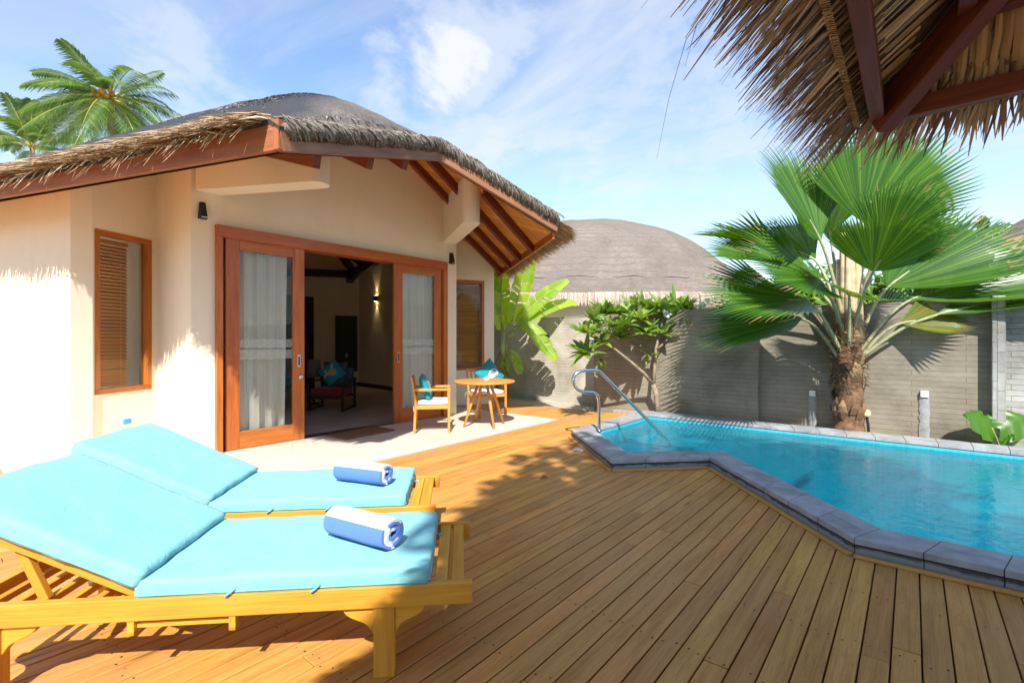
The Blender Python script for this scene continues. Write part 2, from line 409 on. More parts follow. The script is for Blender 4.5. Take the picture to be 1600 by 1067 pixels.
def patio_mat():
    m, nt, bs, out = mat('pale_screed')
    ob = coords(nt, 'Object'); n = noise_n(nt, ob, 1.2, 6, .62, .4); n2 = noise_n(nt, ob, 45, 3, .6)
    c = ramp(nt, n.outputs[0], [(.3, (.56, .47, .385)), (.7, (.66, .57, .48))]).outputs[0]
    vo = nt.nodes.new('ShaderNodeTexVoronoi'); vo.feature = 'DISTANCE_TO_EDGE'; vo.inputs['Scale'].default_value = .55; nt.links.new(coords(nt, 'Object'), vo.inputs[0])
    cr = ramp(nt, vo.outputs[0], [(.0, (.55,) * 3), (.006, (1,) * 3)]).outputs[0]
    c = mixc(nt, .35, c, cr, 'MULTIPLY'); nt.links.new(c, bs.inputs['Base Color']); bs.inputs['Roughness'].default_value = .5; bs.inputs['Specular IOR Level'].default_value = .35
    bump_n(nt, bs, math_n(nt, 'ADD', n2.outputs[0], n.outputs[0]), .12, .004); return m
M['patio'] = patio_mat()
def sand_mat():
    m, nt, bs, out = mat('coral_sand')
    ob = coords(nt, 'Object'); n = noise_n(nt, ob, 2.2, 7, .7); n2 = noise_n(nt, ob, 70, 4, .7)
    c = ramp(nt, n.outputs[0], [(.3, (.44, .37, .29)), (.7, (.60, .54, .45))]).outputs[0]
    c = mixc(nt, .5, c, ramp(nt, n2.outputs[0], [(.35, (.4,) * 3), (.6, (1,) * 3)]).outputs[0], 'MULTIPLY')
    nt.links.new(c, bs.inputs['Base Color']); bs.inputs['Roughness'].default_value = .95; bump_n(nt, bs, math_n(nt, 'ADD', n.outputs[0], n2.outputs[0]), .8, .03); return m
M['sand'] = sand_mat()
def tile_mat():
    m, nt, bs, out = mat('pool_mosaic')
    uv = coords(nt, 'UV'); br = nt.nodes.new('ShaderNodeTexBrick'); br.offset = 0; inp(br, Scale=1.0, Mortar_Size=.004, Mortar_Smooth=.2, Brick_Width=.06, Row_Height=.06, Bias=0.0); nt.links.new(uv, br.inputs[0])
    br.inputs['Color1'].default_value = (.03, .38, .48, 1); br.inputs['Color2'].default_value = (.05, .44, .54, 1); br.inputs['Mortar'].default_value = (.10, .43, .56, 1)
    # light ripples that moving water throws are left out: only the tiles themselves
    nt.links.new(br.outputs[0], bs.inputs['Base Color']); bs.inputs['Roughness'].default_value = .25; return m
M['tile'] = tile_mat()
def water_mat():
    m, nt, bs, out = mat('pool_water'); nt.nodes.remove(bs)
    ob = coords(nt, 'Object', (1, 1, 1)); n = noise_n(nt, ob, 5.5, 4, .6, .8); n2 = noise_n(nt, ob, 17, 3, .5, .5); w = math_n(nt, 'ADD', n.outputs[0], math_n(nt, 'MULTIPLY', n2.outputs[0], .35))
    b = nt.nodes.new('ShaderNodeBump'); inp(b, Strength=.22, Distance=.03); nt.links.new(w, b.inputs['Height'])
    t = nt.nodes.new('ShaderNodeBsdfTransparent'); t.inputs[0].default_value = (.30, .82, .89, 1)
    g = nt.nodes.new('ShaderNodeBsdfGlossy'); g.inputs['Roughness'].default_value = .03; nt.links.new(b.outputs[0], g.inputs['Normal'])
    d = nt.nodes.new('ShaderNodeBsdfDiffuse'); d.inputs[0].default_value = (.008, .38, .465, 1)   # fine bubbles and suspended blue in the depth
    fr = nt.nodes.new('ShaderNodeFresnel'); fr.inputs[0].default_value = 1.33; nt.links.new(b.outputs[0], fr.inputs['Normal'])
    m0 = nt.nodes.new('ShaderNodeMixShader'); m0.inputs[0].default_value = .22; nt.links.new(t.outputs[0], m0.inputs[1]); nt.links.new(d.outputs[0], m0.inputs[2])
    mx = nt.nodes.new('ShaderNodeMixShader'); nt.links.new(fr.outputs[0], mx.inputs[0]); nt.links.new(m0.outputs[0], mx.inputs[1]); nt.links.new(g.outputs[0], mx.inputs[2]); nt.links.new(mx.outputs[0], out.inputs[0]); return m
M['water'] = water_mat()
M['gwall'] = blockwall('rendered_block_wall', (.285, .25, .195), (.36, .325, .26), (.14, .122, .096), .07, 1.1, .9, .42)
M['gwall_sun_tone'] = blockwall('block_wall_sun_tone', (.50, .465, .395), (.58, .545, .47), (.34, .315, .265), .07, .9, .9, .36)  # sunlight put into the colour: lighter copy of the shaded sections' wall
M['gwall_pale'] = blockwall('bare_block_wall', (.36, .36, .335), (.48, .48, .455), (.20, .19, .17), .07, .24, .9, .8, .02)
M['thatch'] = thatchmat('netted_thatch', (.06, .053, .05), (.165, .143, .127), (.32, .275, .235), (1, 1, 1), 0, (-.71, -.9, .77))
M['thatch_far'] = thatchmat('dry_thatch', (.115, .096, .082), (.20, .167, .142), (.29, .245, .208), (1, 1, 1), -1.3)
M['straw'] = strand('straw_strands', [(0, (.22, .13, .065)), (.4, (.42, .29, .16)), (.8, (.56, .42, .26)), (1, (.66, .54, .38))])
M['straw_dark'] = strand('pavilion_strands', [(0, (.13, .085, .055)), (.35, (.30, .21, .135)), (.7, (.50, .385, .26)), (1, (.68, .58, .44))], .6, .06)
M['straw_under'] = strand('pavilion_leaf_panels', [(0, (.36, .24, .13)), (.5, (.56, .41, .24)), (1, (.70, .55, .35))], .6, .05)
M['roofstraw'] = strand('grey_thatch_strands', [(0, (.05, .043, .04)), (.45, (.17, .145, .13)), (.8, (.33, .285, .24)), (1, (.50, .44, .37))], .9, .05)
M['rope'] = strand('coir_rope', [(0, (.09, .075, .06)), (.5, (.20, .17, .135)), (1, (.33, .285, .23))], .9, 0)
M['fan'] = leafmat('fan_palm_leaf', (.028, .095, .010), (.055, .15, .014), (.11, .21, .022), .34, .30)
M['fan_y'] = leafmat('young_fan_leaf', (.12, .28, .02), (.20, .36, .03), (.30, .42, .06), .36, .45)
M['fan_tip'] = leafmat('dry_leaf_tip', (.22, .15, .05), (.32, .20, .08), (.16, .17, .04), .6, .2)
M['petiole'] = plain('pale_petiole', (.36, .36, .20), .45, 0, .15, 12, .1)
M['crownshaft'] = plain('pale_leaf_bases', (.48, .36, .21), .6, 0, .22, 9, .3)
M['bark'] = plain('palm_bark', (.23, .125, .065), .9, 0, .38, 9, 1.0, .02)
M['fibre'] = strand('palm_fibre', [(0, (.10, .055, .03)), (.6, (.27, .17, .09)), (1, (.45, .33, .18))])
M['coco'] = leafmat('coconut_leaf', (.05, .12, .03), (.09, .18, .035), (.20, .26, .05), .42, .35)
M['coco_y'] = plain('yellow_midrib', (.42, .38, .07), .5, 0, .1)
M['nut'] = plain('orange_coconut', (.56, .25, .02), .45, 0, .15, 6, .1)
M['greybark'] = plain('grey_bark', (.30, .235, .165), .85, 0, .25, 12, .5, .01)
M['plum'] = leafmat('frangipani_leaf', (.10, .22, .03), (.17, .29, .045), (.29, .38, .08), .33, .34)
M['petal'] = plain('white_petals', (.80, .79, .72), .7, 0, .05)
M['banana'] = leafmat('banana_leaf', (.20, .36, .025), (.30, .46, .04), (.42, .52, .06), .4, .5)
M['bstem'] = plain('banana_stem', (.30, .34, .11), .5, 0, .25, 7, .2)
M['dryleaf'] = plain('dry_brown_leaf', (.26, .14, .05), .85, 0, .3)
M['ear'] = leafmat('elephant_ear_leaf', (.035, .14, .012), (.06, .18, .015), (.10, .22, .02), .35, .4)
M['bush'] = leafmat('far_bush_leaf', (.07, .17, .03), (.14, .25, .04), (.26, .34, .06), .5, .35)
M['shade_leaf'] = leafmat('broad_tree_leaf', (.03, .10, .02), (.05, .14, .025), (.09, .18, .03), .45, .2)
M['mat'] = plain('coir_mat', (.27, .13, .05), .95, 0, .3, 60, 1.0, .006)
M['ceramic'] = plain('white_ceramic', (.80, .80, .78), .2, 0, .02, 5, 0)
M['tealbowl'] = plain('teal_glaze', (.02, .34, .42), .25, 0, .08, 8, 0)
M['fruit'] = plain('yellow_fruit', (.62, .55, .05), .4, 0, .15, 20, .1)
M['ifloor'] = plain('polished_floor', (.52, .475, .41), .28, 0, .15, 2, .05, .003, .5)
M['lampshade'] = plain('linen_shade', (.24, .19, .14), .8, 0, .1)
def towel_mat():
    m, nt, bs, out = mat('striped_terry')
    tc = nt.nodes.new('ShaderNodeTexCoord'); sp = nt.nodes.new('ShaderNodeSeparateXYZ'); nt.links.new(tc.outputs['UV'], sp.inputs[0])
    s_ = math_n(nt, 'FRACT', math_n(nt, 'DIVIDE', math_n(nt, 'ADD', sp.outputs[0], 10.0), .235))
    f = ramp(nt, s_, [(0, (1,) * 3), (.52, (0,) * 3)], 'CONSTANT').outputs[0]
    n = noise_n(nt, coords(nt, 'UV', (1, 1, 1)), 220, 2, .6)
    c = mixc(nt, f, (.70, .71, .72), (.085, .19, .56)); c = mixc(nt, .35, c, mixc(nt, n.outputs[0], (.2,) * 3, (.85,) * 3), 'SOFT_LIGHT')
    nt.links.new(c, bs.inputs['Base Color']); bs.inputs['Roughness'].default_value = .95; bs.inputs['Sheen Weight'].default_value = .3; bs.inputs['Specular IOR Level'].default_value = .1
    bump_n(nt, bs, n.outputs[0], .7, .004); return m
M['towel'] = towel_mat()
def curtain_mat():
    m, nt, bs, out = mat('sheer_curtain')
    w = nt.nodes.new('ShaderNodeTexWave'); inp(w, Scale=14.0, Distortion=.5); nt.links.new(coords(nt, 'UV'), w.inputs[0])
    c = ramp(nt, w.outputs[1], [(.2, (.80, .785, .68)), (.8, (.88, .87, .79))]).outputs[0]; nt.links.new(c, bs.inputs['Base Color']); bs.inputs['Roughness'].default_value = .9
    tr = nt.nodes.new('ShaderNodeBsdfTranslucent'); nt.links.new(c, tr.inputs[0]); mx = nt.nodes.new('ShaderNodeMixShader'); mx.inputs[0].default_value = .3
    nt.links.new(bs.outputs[0], mx.inputs[1]); nt.links.new(tr.outputs[0], mx.inputs[2]); nt.links.new(mx.outputs[0], out.inputs[0]); return m
M['curtain'] = curtain_mat()
def emis(name, col, st):
    m, nt, bs, out = mat(name); bs.inputs['Base Color'].default_value = (*col, 1); bs.inputs['Emission Color'].default_value = (*col, 1); bs.inputs['Emission Strength'].default_value = st; return m
M['glow'] = emis('lamp_glow', (1, .72, .3), 18)
def frost_mat():
    m, nt, bs, out = mat('frosted_band'); bs.inputs['Base Color'].default_value = (.55, .60, .55, 1); bs.inputs['Roughness'].default_value = .6
    t = nt.nodes.new('ShaderNodeBsdfTransparent'); mx = nt.nodes.new('ShaderNodeMixShader'); mx.inputs[0].default_value = .55
    n = noise_n(nt, coords(nt, 'Object'), 60, 2); nt.links.new(math_n(nt, 'MULTIPLY_ADD', n.outputs[0], .2, .25), mx.inputs[0])
    nt.links.new(t.outputs[0], mx.inputs[1]); nt.links.new(bs.outputs[0], mx.inputs[2]); nt.links.new(mx.outputs[0], out.inputs[0]); return m
M['frost'] = frost_mat()
# ------------------------------------------------------------------ camera, light, sky
cam = bpy.data.cameras.new('camera'); co = bpy.data.objects.new('camera', cam); COL.objects.link(co)
cam.sensor_width = 36; cam.lens = 17.1; cam.shift_y = -.0022; cam.clip_end = 5000; cam.clip_start = .05
co.location = (0, 0, 1.4); co.rotation_euler = (PI / 2, 0, math.radians(39.435)); SC.camera = co
sun = bpy.data.lights.new('sun', 'SUN'); sun.energy = 4.1; sun.angle = math.radians(.53); sun.color = (1, .955, .88)
so = bpy.data.objects.new('sun', sun); COL.objects.link(so); so.rotation_euler = SUN_DIR.to_track_quat('-Z', 'Y').to_euler(); so.location = (4, -6, 12)
def camdir(px, py):
    c, s = math.cos(math.radians(39.435)), math.sin(math.radians(39.435)); x = (px - 800) / 760; z = (530 - py) / 760
    return V((x * c - s, x * s + c, z)).normalized()
def build_world():
    w = bpy.data.worlds.new('World'); SC.world = w; w.use_nodes = True; nt = w.node_tree; nt.nodes.clear()
    out = nt.nodes.new('ShaderNodeOutputWorld')
    sky = nt.nodes.new('ShaderNodeTexSky'); sky.sky_type = 'NISHITA'; sky.sun_disc = False; sky.sun_elevation = math.radians(45); sky.sun_rotation = math.radians(140.6)
    sky.air_density = .9; sky.dust_density = .15; sky.ozone_density = 2.0
    b1 = nt.nodes.new('ShaderNodeBackground'); nt.links.new(sky.outputs[0], b1.inputs[0]); b1.inputs[1].default_value = .15
    b2 = nt.nodes.new('ShaderNodeBackground'); b2.inputs[0].default_value = (.86, .90, .96, 1); b2.inputs[1].default_value = .5
    tc = nt.nodes.new('ShaderNodeTexCoord'); nm = nt.nodes.new('ShaderNodeVectorMath'); nm.operation = 'NORMALIZE'; nt.links.new(tc.outputs['Generated'], nm.inputs[0])
    d = nm.outputs[0]; sp = nt.nodes.new('ShaderNodeSeparateXYZ'); nt.links.new(d, sp.inputs[0])
    zz = math_n(nt, 'ADD', math_n(nt, 'MAXIMUM', sp.outputs[2], 0.0), .22)
    cb = nt.nodes.new('ShaderNodeCombineXYZ'); nt.links.new(math_n(nt, 'DIVIDE', sp.outputs[0], zz), cb.inputs[0]); nt.links.new(math_n(nt, 'DIVIDE', sp.outputs[1], zz), cb.inputs[1])
    mp = nt.nodes.new('ShaderNodeMapping'); mp.inputs['Rotation'].default_value = (0, 0, math.radians(-14)); mp.inputs['Scale'].default_value = (.75, 1.9, 1); mp.inputs['Location'].default_value = (3.1, 1.7, 0); nt.links.new(cb.outputs[0], mp.inputs[0])
    n1 = noise_n(nt, mp.outputs[0], 1.15, 8, .58, .7)
    cir = ramp(nt, n1.outputs[0], [(.40, (0,) * 3), (.53, (.26,) * 3), (.68, (.70,) * 3)]).outputs[0]
    mp2 = nt.nodes.new('ShaderNodeMapping'); mp2.inputs['Location'].default_value = (7.3, 2.2, 0); nt.links.new(cb.outputs[0], mp2.inputs[0])
    n2 = noise_n(nt, mp2.outputs[0], 3.2, 9, .6, .3)
    tot = cir
    for px, py, rad, amt in ((700, 125, .075, 1.0), (740, 140, .15, .62), (600, 150, .06, .6), (772, 238, .05, .75), (930, 250, .09, .6), (300, 160, .12, .55), (1010, 150, .2, .5), (1110, 200, .12, .55), (1120, 300, .16, .35), (1380, 380, .06, .8), (60, 30, .35, .25)):
        t = camdir(px, py); dt = nt.nodes.new('ShaderNodeVectorMath'); dt.operation = 'DISTANCE'; nt.links.new(d, dt.inputs[0]); dt.inputs[1].default_value = t
        g = math_n(nt, 'SUBTRACT', 1.0, math_n(nt, 'DIVIDE', dt.outputs['Value'], rad * 1.6)); g = math_n(nt, 'ADD', g, math_n(nt, 'MULTIPLY', math_n(nt, 'SUBTRACT', n2.outputs[0], .5), 3.4))
        sm = nt.nodes.new('ShaderNodeMapRange'); sm.interpolation_type = 'SMOOTHSTEP'; nt.links.new(g, sm.inputs[0]); sm.inputs[1].default_value = .15; sm.inputs[2].default_value = .95; sm.inputs[3].default_value = 0; sm.inputs[4].default_value = amt
        tot = math_n(nt, 'MAXIMUM', tot, sm.outputs[0])
    mx = nt.nodes.new('ShaderNodeMixShader'); nt.links.new(tot, mx.inputs[0]); nt.links.new(b1.outputs[0], mx.inputs[1]); nt.links.new(b2.outputs[0], mx.inputs[2]); nt.links.new(mx.outputs[0], out.inputs[0])
build_world()
SC.view_settings.view_transform = 'Standard'; SC.view_settings.look = 'None'; SC.view_settings.exposure = 1.1; SC.view_settings.gamma = 1
SC.cycles.max_bounces = 10; SC.cycles.transparent_max_bounces = 16; SC.cycles.diffuse_bounces = 5
SC.cycles.use_denoising = True

# ------------------------------------------------------------------ ground, deck, patio, pool
g = MB(); B = 600
px0, px1, py0, py1 = -3.9, 5.4, 3.7, 8.34
for x0, x1, y0, y1 in ((-B, px0, -B, B), (px1, B, -B, B), (px0, px1, -B, py0), (px0, px1, py1, B)):
    g.poly([(x0, y0, -.07), (x1, y0, -.07), (x1, y1, -.07), (x0, y1, -.07)])
g.poly([(x, y, -.07) for x, y in ((px0, py0), (px1, py0), (px1, 3.83), (-.29, 3.83), (-1.70, 5.46), (-2.46, 4.66), (-3.75, 5.88), (-3.75, 8.34), (px0, 8.34))])
struct(g.build('ground', M['sand']))
OUT = [(-3.75, 8.32), (-3.75, 5.88), (-2.46, 4.66), (-1.70, 5.46), (-.29, 3.83), (5.2, 3.83), (5.2, 8.32)]
INN = [(-3.47, 7.93), (-3.47, 6.05), (-2.50, 5.10), (-1.69, 5.86), (-.17, 4.13), (4.9, 4.13), (4.9, 7.93)]
def mid(a, b, t=.5): return [(p[0] * (1 - t) + q[0] * t, p[1] * (1 - t) + q[1] * t) for p, q in zip(a, b)]
MIDP = mid(OUT, INN, .35)
def yspans(x, poly):
    ys = []
    for i in range(len(poly)):
        (x0, y0), (x1, y1) = poly[i], poly[(i + 1) % len(poly)]
        if (x0 <= x) != (x1 <= x): ys.append(y0 + (y1 - y0) * (x - x0) / (x1 - x0))
    return sorted(ys)
dk = MB(); pitch = .106; x = -9.4; k = 0
while x < 5.6:
    w = pitch - .007; xc = x + pitch / 2
    y0, y1 = -4.5, 8.36
    sp = []
    if xc < -4.77: sp = [(7.085, y1 if xc > -7.6 else 7.2)] + ([(y0, .55)] if xc > -9.5 else [])
    else:
        h = yspans(xc, MIDP); sp = [(y0, y1)] if not h else ([(y0, h[0]), (h[1], y1)] if len(h) > 1 else [(y0, y1)])
    for a, b in sp:
        if b - a < .05 or (a > 8.0 and xc > -3.5): continue
        cuts = [a]; yy = a + rnd.uniform(1.5, 4.5)
        while yy < b - .8: cuts.append(yy); yy += rnd.uniform(3.0, 4.8)
        cuts.append(b)
        for c0, c1 in zip(cuts, cuts[1:]):
            zz = rnd.uniform(-.0018, .0018)
            dk.box((xc, (c0 + c1) / 2, -.0165 + zz), (w, c1 - c0 - .004, .033))
            r0 = math.ceil(c0 / .55) * .55
            while r0 < c1 - .05:
                for sx in (-.026, .026):
                    if rnd.random() < .8:
                        cx, cy, rr = xc + sx + rnd.uniform(-.006, .006), r0 + rnd.uniform(-.02, .02), rnd.uniform(.0032, .0058)
                        dk.poly([(cx + rr * math.cos(t * PI / 3), cy + rr * math.sin(t * PI / 3), .0016 + zz) for t in range(6)], None, 1)
                r0 += .55
    x += pitch
deck = struct(dk.build('deck', [M['deck'], M['screw']])); bevel(deck, .003, 1)
p = MB(); p.prism([(-7.95, .55), (-4.775, .55), (-4.775, 7.08), (-6.62, 7.08), (-6.62, 6.36), (-7.95, 6.36)], -.3, 0.0)
p.prism([(-11.5, .552), (-7.952, .552), (-7.952, 1.6), (-11.5, 1.6)], -.3, -.002)
p.prism([(-9.4, 6.37), (-6.63, 6.37), (-6.63, 7.08), (-7.95, 7.08)], -.3, -.003)
struct(p.build('patio', M['patio']))
b = MB(); b.prism([(-3.75, 8.33), (5.3, 8.33), (5.3, 9.0), (-4.4, 9.0), (-4.4, 8.38)], -.3, .055); struct(b.build('planting_bed', M['sand']))
# fallen brown leaf and small plate on the deck
pl = MB(); pl.box((-3.26, 5.30, .006), (.12, .12, .012), Matrix.Rotation(.3, 3, 'Z'))
pl.lathe([(.03, .012), (.03, .015), (.012, .016)], (-3.26, 5.30, 0), 12)
tag(bevel(pl.build('deck_plate', M['white'], None, (-3.26, 5.30, 0)), .003), 'small white square plate set on the deck beside the pool tip', 'plate')
lf = MB(); lf.ribbon([(-2.90, 3.97, .004), (-2.87, 3.99, .022), (-2.83, 4.01, .012)], [.01, .045, .008], (-.4, .9, .2), 0, .3); lf.ribbon([(-2.89, 4.0, .004), (-2.86, 3.985, .03), (-2.84, 3.97, .01)], [.01, .035, .008], (.6, .5, .6), 0, .3)
tag(lf.build('dry_leaf', M['dryleaf'], None, (-2.87, 3.99, 0)), 'small curled brown leaf lying alone on the sunny deck boards', 'leaf')

pool = thing('swimming_pool', 'angular blue tiled swimming pool with raised grey stone coping', 'swimming pool', (0, 0, 0), 0, None, True)
bs_ = MB(); dep = -1.25
n = len(INN)
for i in range(n):
    (ax, ay), (bx, by) = INN[i], INN[(i + 1) % n]; L = math.dist((ax, ay), (bx, by))
    bs_.poly([(ax, ay, .07), (bx, by, .07), (bx, by, dep), (ax, ay, dep)], [(0, .07), (L, .07), (L, dep), (0, dep)])
bs_.poly([(x, y, dep) for x, y in INN], [(x, y) for x, y in INN])
bs_.build('basin', M['tile'], pool)
st = MB()
st.prism([(-3.46, 7.92), (-3.46, 6.06), (-2.50, 5.12), (-2.05, 5.55), (-2.05, 6.1), (-2.5, 6.5), (-2.5, 7.92)], dep + .01, -.20)
st.prism([(-2.495, 7.92), (-2.495, 6.5), (-2.045, 6.1), (-2.045, 5.56), (-1.70, 5.875), (-1.62, 5.8), (-1.62, 6.35), (-2.0, 6.8), (-2.0, 7.92)], dep + .01, -.50)
st.build('bench_steps', M['tile'], pool)
cp = MB(); core = MB()
for i in range(n):
    j = (i + 1) % n
    o0, o1, i0, i1 = V(OUT[i]), V(OUT[j]), V(INN[i]), V(INN[j]); L = (o1 - o0).length
    k = max(1, round(L / .335)); half = .0025 / L
    for q in range(k):
        t0, t1 = q / k + half, (q + 1) / k - half
        a, b_, c_, d_ = o0.lerp(o1, t0), o0.lerp(o1, t1), i0.lerp(i1, t1), i0.lerp(i1, t0)
        dz = rnd.uniform(-.002, .002)
        sp = rnd.choice([None, None, .5]) if L > 1 else None
        tiles = [(a, b_, c_, d_)] if sp is None else [(a, b_, b_.lerp(c_, .49), a.lerp(d_, .49)), (a.lerp(d_, .505), b_.lerp(c_, .505), c_, d_)]
        for tl in tiles:
            cp.prism([tuple(v) for v in tl], .078, .12 + dz)
        # facing slab below each top stone, a little set back
        e = (i0 - o0).normalized() * .006
        cp.prism([tuple(a + e), tuple(b_ + e), tuple(b_.lerp(c_, .1)), tuple(a.lerp(d_, .1))], -.02, .072, 1)
    core.prism([tuple(o0.lerp(i0, .06)), tuple(o1.lerp(i1, .06)), tuple(o1.lerp(i1, .985)), tuple(o0.lerp(i0, .985))], -.32, .1155)
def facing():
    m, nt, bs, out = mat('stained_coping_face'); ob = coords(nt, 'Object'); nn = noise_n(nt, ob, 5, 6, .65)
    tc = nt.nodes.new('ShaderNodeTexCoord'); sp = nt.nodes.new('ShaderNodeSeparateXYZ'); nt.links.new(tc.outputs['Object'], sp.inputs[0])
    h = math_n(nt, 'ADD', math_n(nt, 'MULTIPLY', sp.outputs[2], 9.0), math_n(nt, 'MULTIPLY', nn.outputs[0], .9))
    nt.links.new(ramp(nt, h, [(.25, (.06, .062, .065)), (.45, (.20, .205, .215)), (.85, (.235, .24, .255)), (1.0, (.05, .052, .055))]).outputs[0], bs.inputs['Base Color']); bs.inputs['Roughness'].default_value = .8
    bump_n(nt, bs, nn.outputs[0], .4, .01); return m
core.build('coping_bed', M['mortar'], pool)
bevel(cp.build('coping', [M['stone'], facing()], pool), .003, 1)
tr = MB()
for i in range(0, 5):
    a, b_ = V(OUT[i]), V(OUT[i + 1]); d = (b_ - a).normalized(); nn = V((d.y, -d.x))
    if nn.dot(V(OUT[i]) - V((-1, 6.5))) < 0: nn = -nn
    a2, b2 = a + nn * .022, b_ + nn * .022
    tr.bar((*a2, .011), (*b2, .011), .042, .022)
bevel(tr.build('deck_edge_strip', M['trim'], pool), .006, 2)
w = MB(); w.poly([(x, y, .035) for x, y in INN]); struct(w.build('water', M['water']))
# stainless handrail
hr = MB()
A = V((-3.40, 6.06, .11)); dcam = V((.95, .28)); d2 = V((dcam.x * .7724 - dcam.y * .6352, dcam.x * .6352 + dcam.y * .7724)).normalized()
def hp(u, z): return (A.x + d2.x * u, A.y + d2.y * u, z)
raw = [(0, .02), (0, .55), (-.02, .62), (-.07, .655), (-.14, .66), (-.24, .665), (-.33, .70), (-.385, .765), (-.40, .83), (-.375, .90), (-.31, .95), (-.22, .965), (-.05, .965), (.0, .955), (.05, .92), (.5, .49), (.98, .03), (1.12, -.10), (1.15, -.18), (1.15, -.62)]
def smooth(pts, it=2):
    for _ in range(it):
        q = [pts[0]]
        for a, b in zip(pts, pts[1:]): q += [tuple(a[i] * .75 + b[i] * .25 for i in range(len(a))), tuple(a[i] * .25 + b[i] * .75 for i in range(len(a)))]
        pts = q + [pts[-1]]
    return pts
rail = thing('pool_handrail', 'curved stainless steel handrail sloping down into the pool', 'handrail', tuple(A), 0, None, True)
hr.tube([hp(*q) for q in smooth(raw)], .023, 14); hr.build('tube', M['steel'], rail)
fl = MB(); fl.lathe([(.045, .118), (.045, .126), (.03, .135)], (A.x, A.y, 0), 20); fl.build('base_flange', M['steel'], rail)

# ------------------------------------------------------------------ villa
VL = thing('villa', 'cream plastered villa with dark thatched roof and open wooden doors', 'house', (-7.5, 4.2, 0), 0, None, True)
Lc, Ac, Cc, Ec = V((-3.82, 1.776)), V((-4.6, 4.115)), V((-4.11, 6.02)), V((-7.53, 8.57))
BND = [Lc, Ac, Cc, Ec, V((-10.7, 10.2)), V((-14, 10)), V((-17, 6.5)), V((-17, 2.5)), V((-14.5, -1.3)), V((-11.0, -.72))]
BACK = [(BND[i], BND[(i + 1) % 10]) for i in (3, 4, 5, 6, 7, 8)]
CEN = V((-10, 4.3))
def planes(x, y):
    z = [2.85 + .70 * ((x - Lc.x) * -.327 + (y - Lc.y) * .945),
         2.975 - .384 * (x + 4.11) - .549 * (y - 6.02),
         3.63 - .174 * (y - 4.115) - .66 * (x + 4.6),
         3.63 + .113 * (y - 4.115) - .66 * (x + 4.6)]
    for a, b in BACK:
        d = (b - a).normalized(); nx, ny = -d.y, d.x
        if (CEN.x - a.x) * nx + (CEN.y - a.y) * ny < 0: nx, ny = -nx, -ny
        z.append(2.87 + .75 * ((x - a.x) * nx + (y - a.y) * ny))
    return z
def hs(x, y): return min(min(planes(x, y)), 7.1)
def ht(x, y):
    k = .22; zs = planes(x, y) + [6.95]
    m_ = min(zs); return m_ - k * math.log(sum(math.exp(-(z - m_) / k) for z in zs)) + .30
def bnd_pts(step=.12):
    P = []
    for i in range(10):
        a, b = BND[i], BND[(i + 1) % 10]; L = (b - a).length; st_ = step if i in (0, 1, 2, 9) else .5
        k = max(1, int(L / st_))
        P += [(a.lerp(b, q / k), i) for q in range(k)]
    return P
BP = bnd_pts(); NB = len(BP)
NR = 44
def rnoise(x, y): return .030 * noise.noise(V((x * 1.1, y * 1.1, 0))) + .022 * noise.noise(V((x * 3.3, y * 3.3, 4))) + .012 * noise.noise(V((x * 9, y * 9, 7)))
def top_fn(i, j):
    B_, e = BP[i % NB]; t = (j / (NR - 1)) ** 1.25
    o = (B_ - CEN).normalized() * .10
    p = (B_ + o).lerp(CEN, t); q = B_.lerp(CEN, t)
    edge = min(1, t * 9)
    zb = hs(B_.x, B_.y) + (.08 if e == 9 else 0)
    z = ht(q.x, q.y) * edge + (zb + .17) * (1 - edge) if t < .111 else ht(q.x, q.y)
    z += rnoise(p.x, p.y)
    return (p.x, p.y, z), (t * 7, i * .12)
rf = MB(); rf.grid(top_fn, NB + 1, NR)
# closing lip between thatch top and boards
def lip(i, j):
    B_, e = BP[i % NB]; o = (B_ - CEN).normalized() * (.10 if j == 0 else 0.0)
    z0 = top_fn(i, 0)[0][2] if j == 0 else hs(B_.x, B_.y) + .02
    return (B_.x + o.x, B_.y + o.y, z0), (j * .2, i * .12)
rf.grid(lip, NB + 1, 2)
roof = rf.build('roof', M['thatch'], VL)
sf = MB(); sf.grid(lambda i, j: ((lambda p: ((p.x, p.y, hs(p.x, p.y) - .005), (p.x, p.y)))(BP[i % NB][0].lerp(CEN, (j / 49) ** 1.15))), NB + 1, 50, 0, False)
def soffit_mat():
    m, nt, bs, out = mat('soffit_boarding'); uv = coords(nt, 'UV', (16, 1.3, 1)); n1 = noise_n(nt, uv, 1.6, 5, .6, .5)
    tc = nt.nodes.new('ShaderNodeTexCoord'); sp = nt.nodes.new('ShaderNodeSeparateXYZ'); nt.links.new(tc.outputs['UV'], sp.inputs[0])
    q = math_n(nt, 'DIVIDE', sp.outputs[1], .12); fr = math_n(nt, 'FRACT', q); fl_ = math_n(nt, 'FLOOR', q)
    wn = nt.nodes.new('ShaderNodeTexWhiteNoise'); wn.noise_dimensions = '1D'; nt.links.new(fl_, wn.inputs['W'])
    c = ramp(nt, n1.outputs[0], [(.3, (.46, .18, .03)), (.5, (.66, .30, .06)), (.72, (.74, .40, .11))]).outputs[0]
    hv = nt.nodes.new('ShaderNodeHueSaturation'); nt.links.new(math_n(nt, 'MULTIPLY_ADD', wn.outputs[0], .35, .8), hv.inputs['Value']); nt.links.new(c, hv.inputs['Color'])
    gr = ramp(nt, fr, [(.0, (.2,) * 3), (.05, (1,) * 3), (.95, (1,) * 3), (1.0, (.2,) * 3)]).outputs[0]
    nt.links.new(mixc(nt, 1.0, hv.outputs[0], gr, 'MULTIPLY'), bs.inputs['Base Color']); bs.inputs['Roughness'].default_value = .4; return m
sf.build('soffit', soffit_mat(), VL)
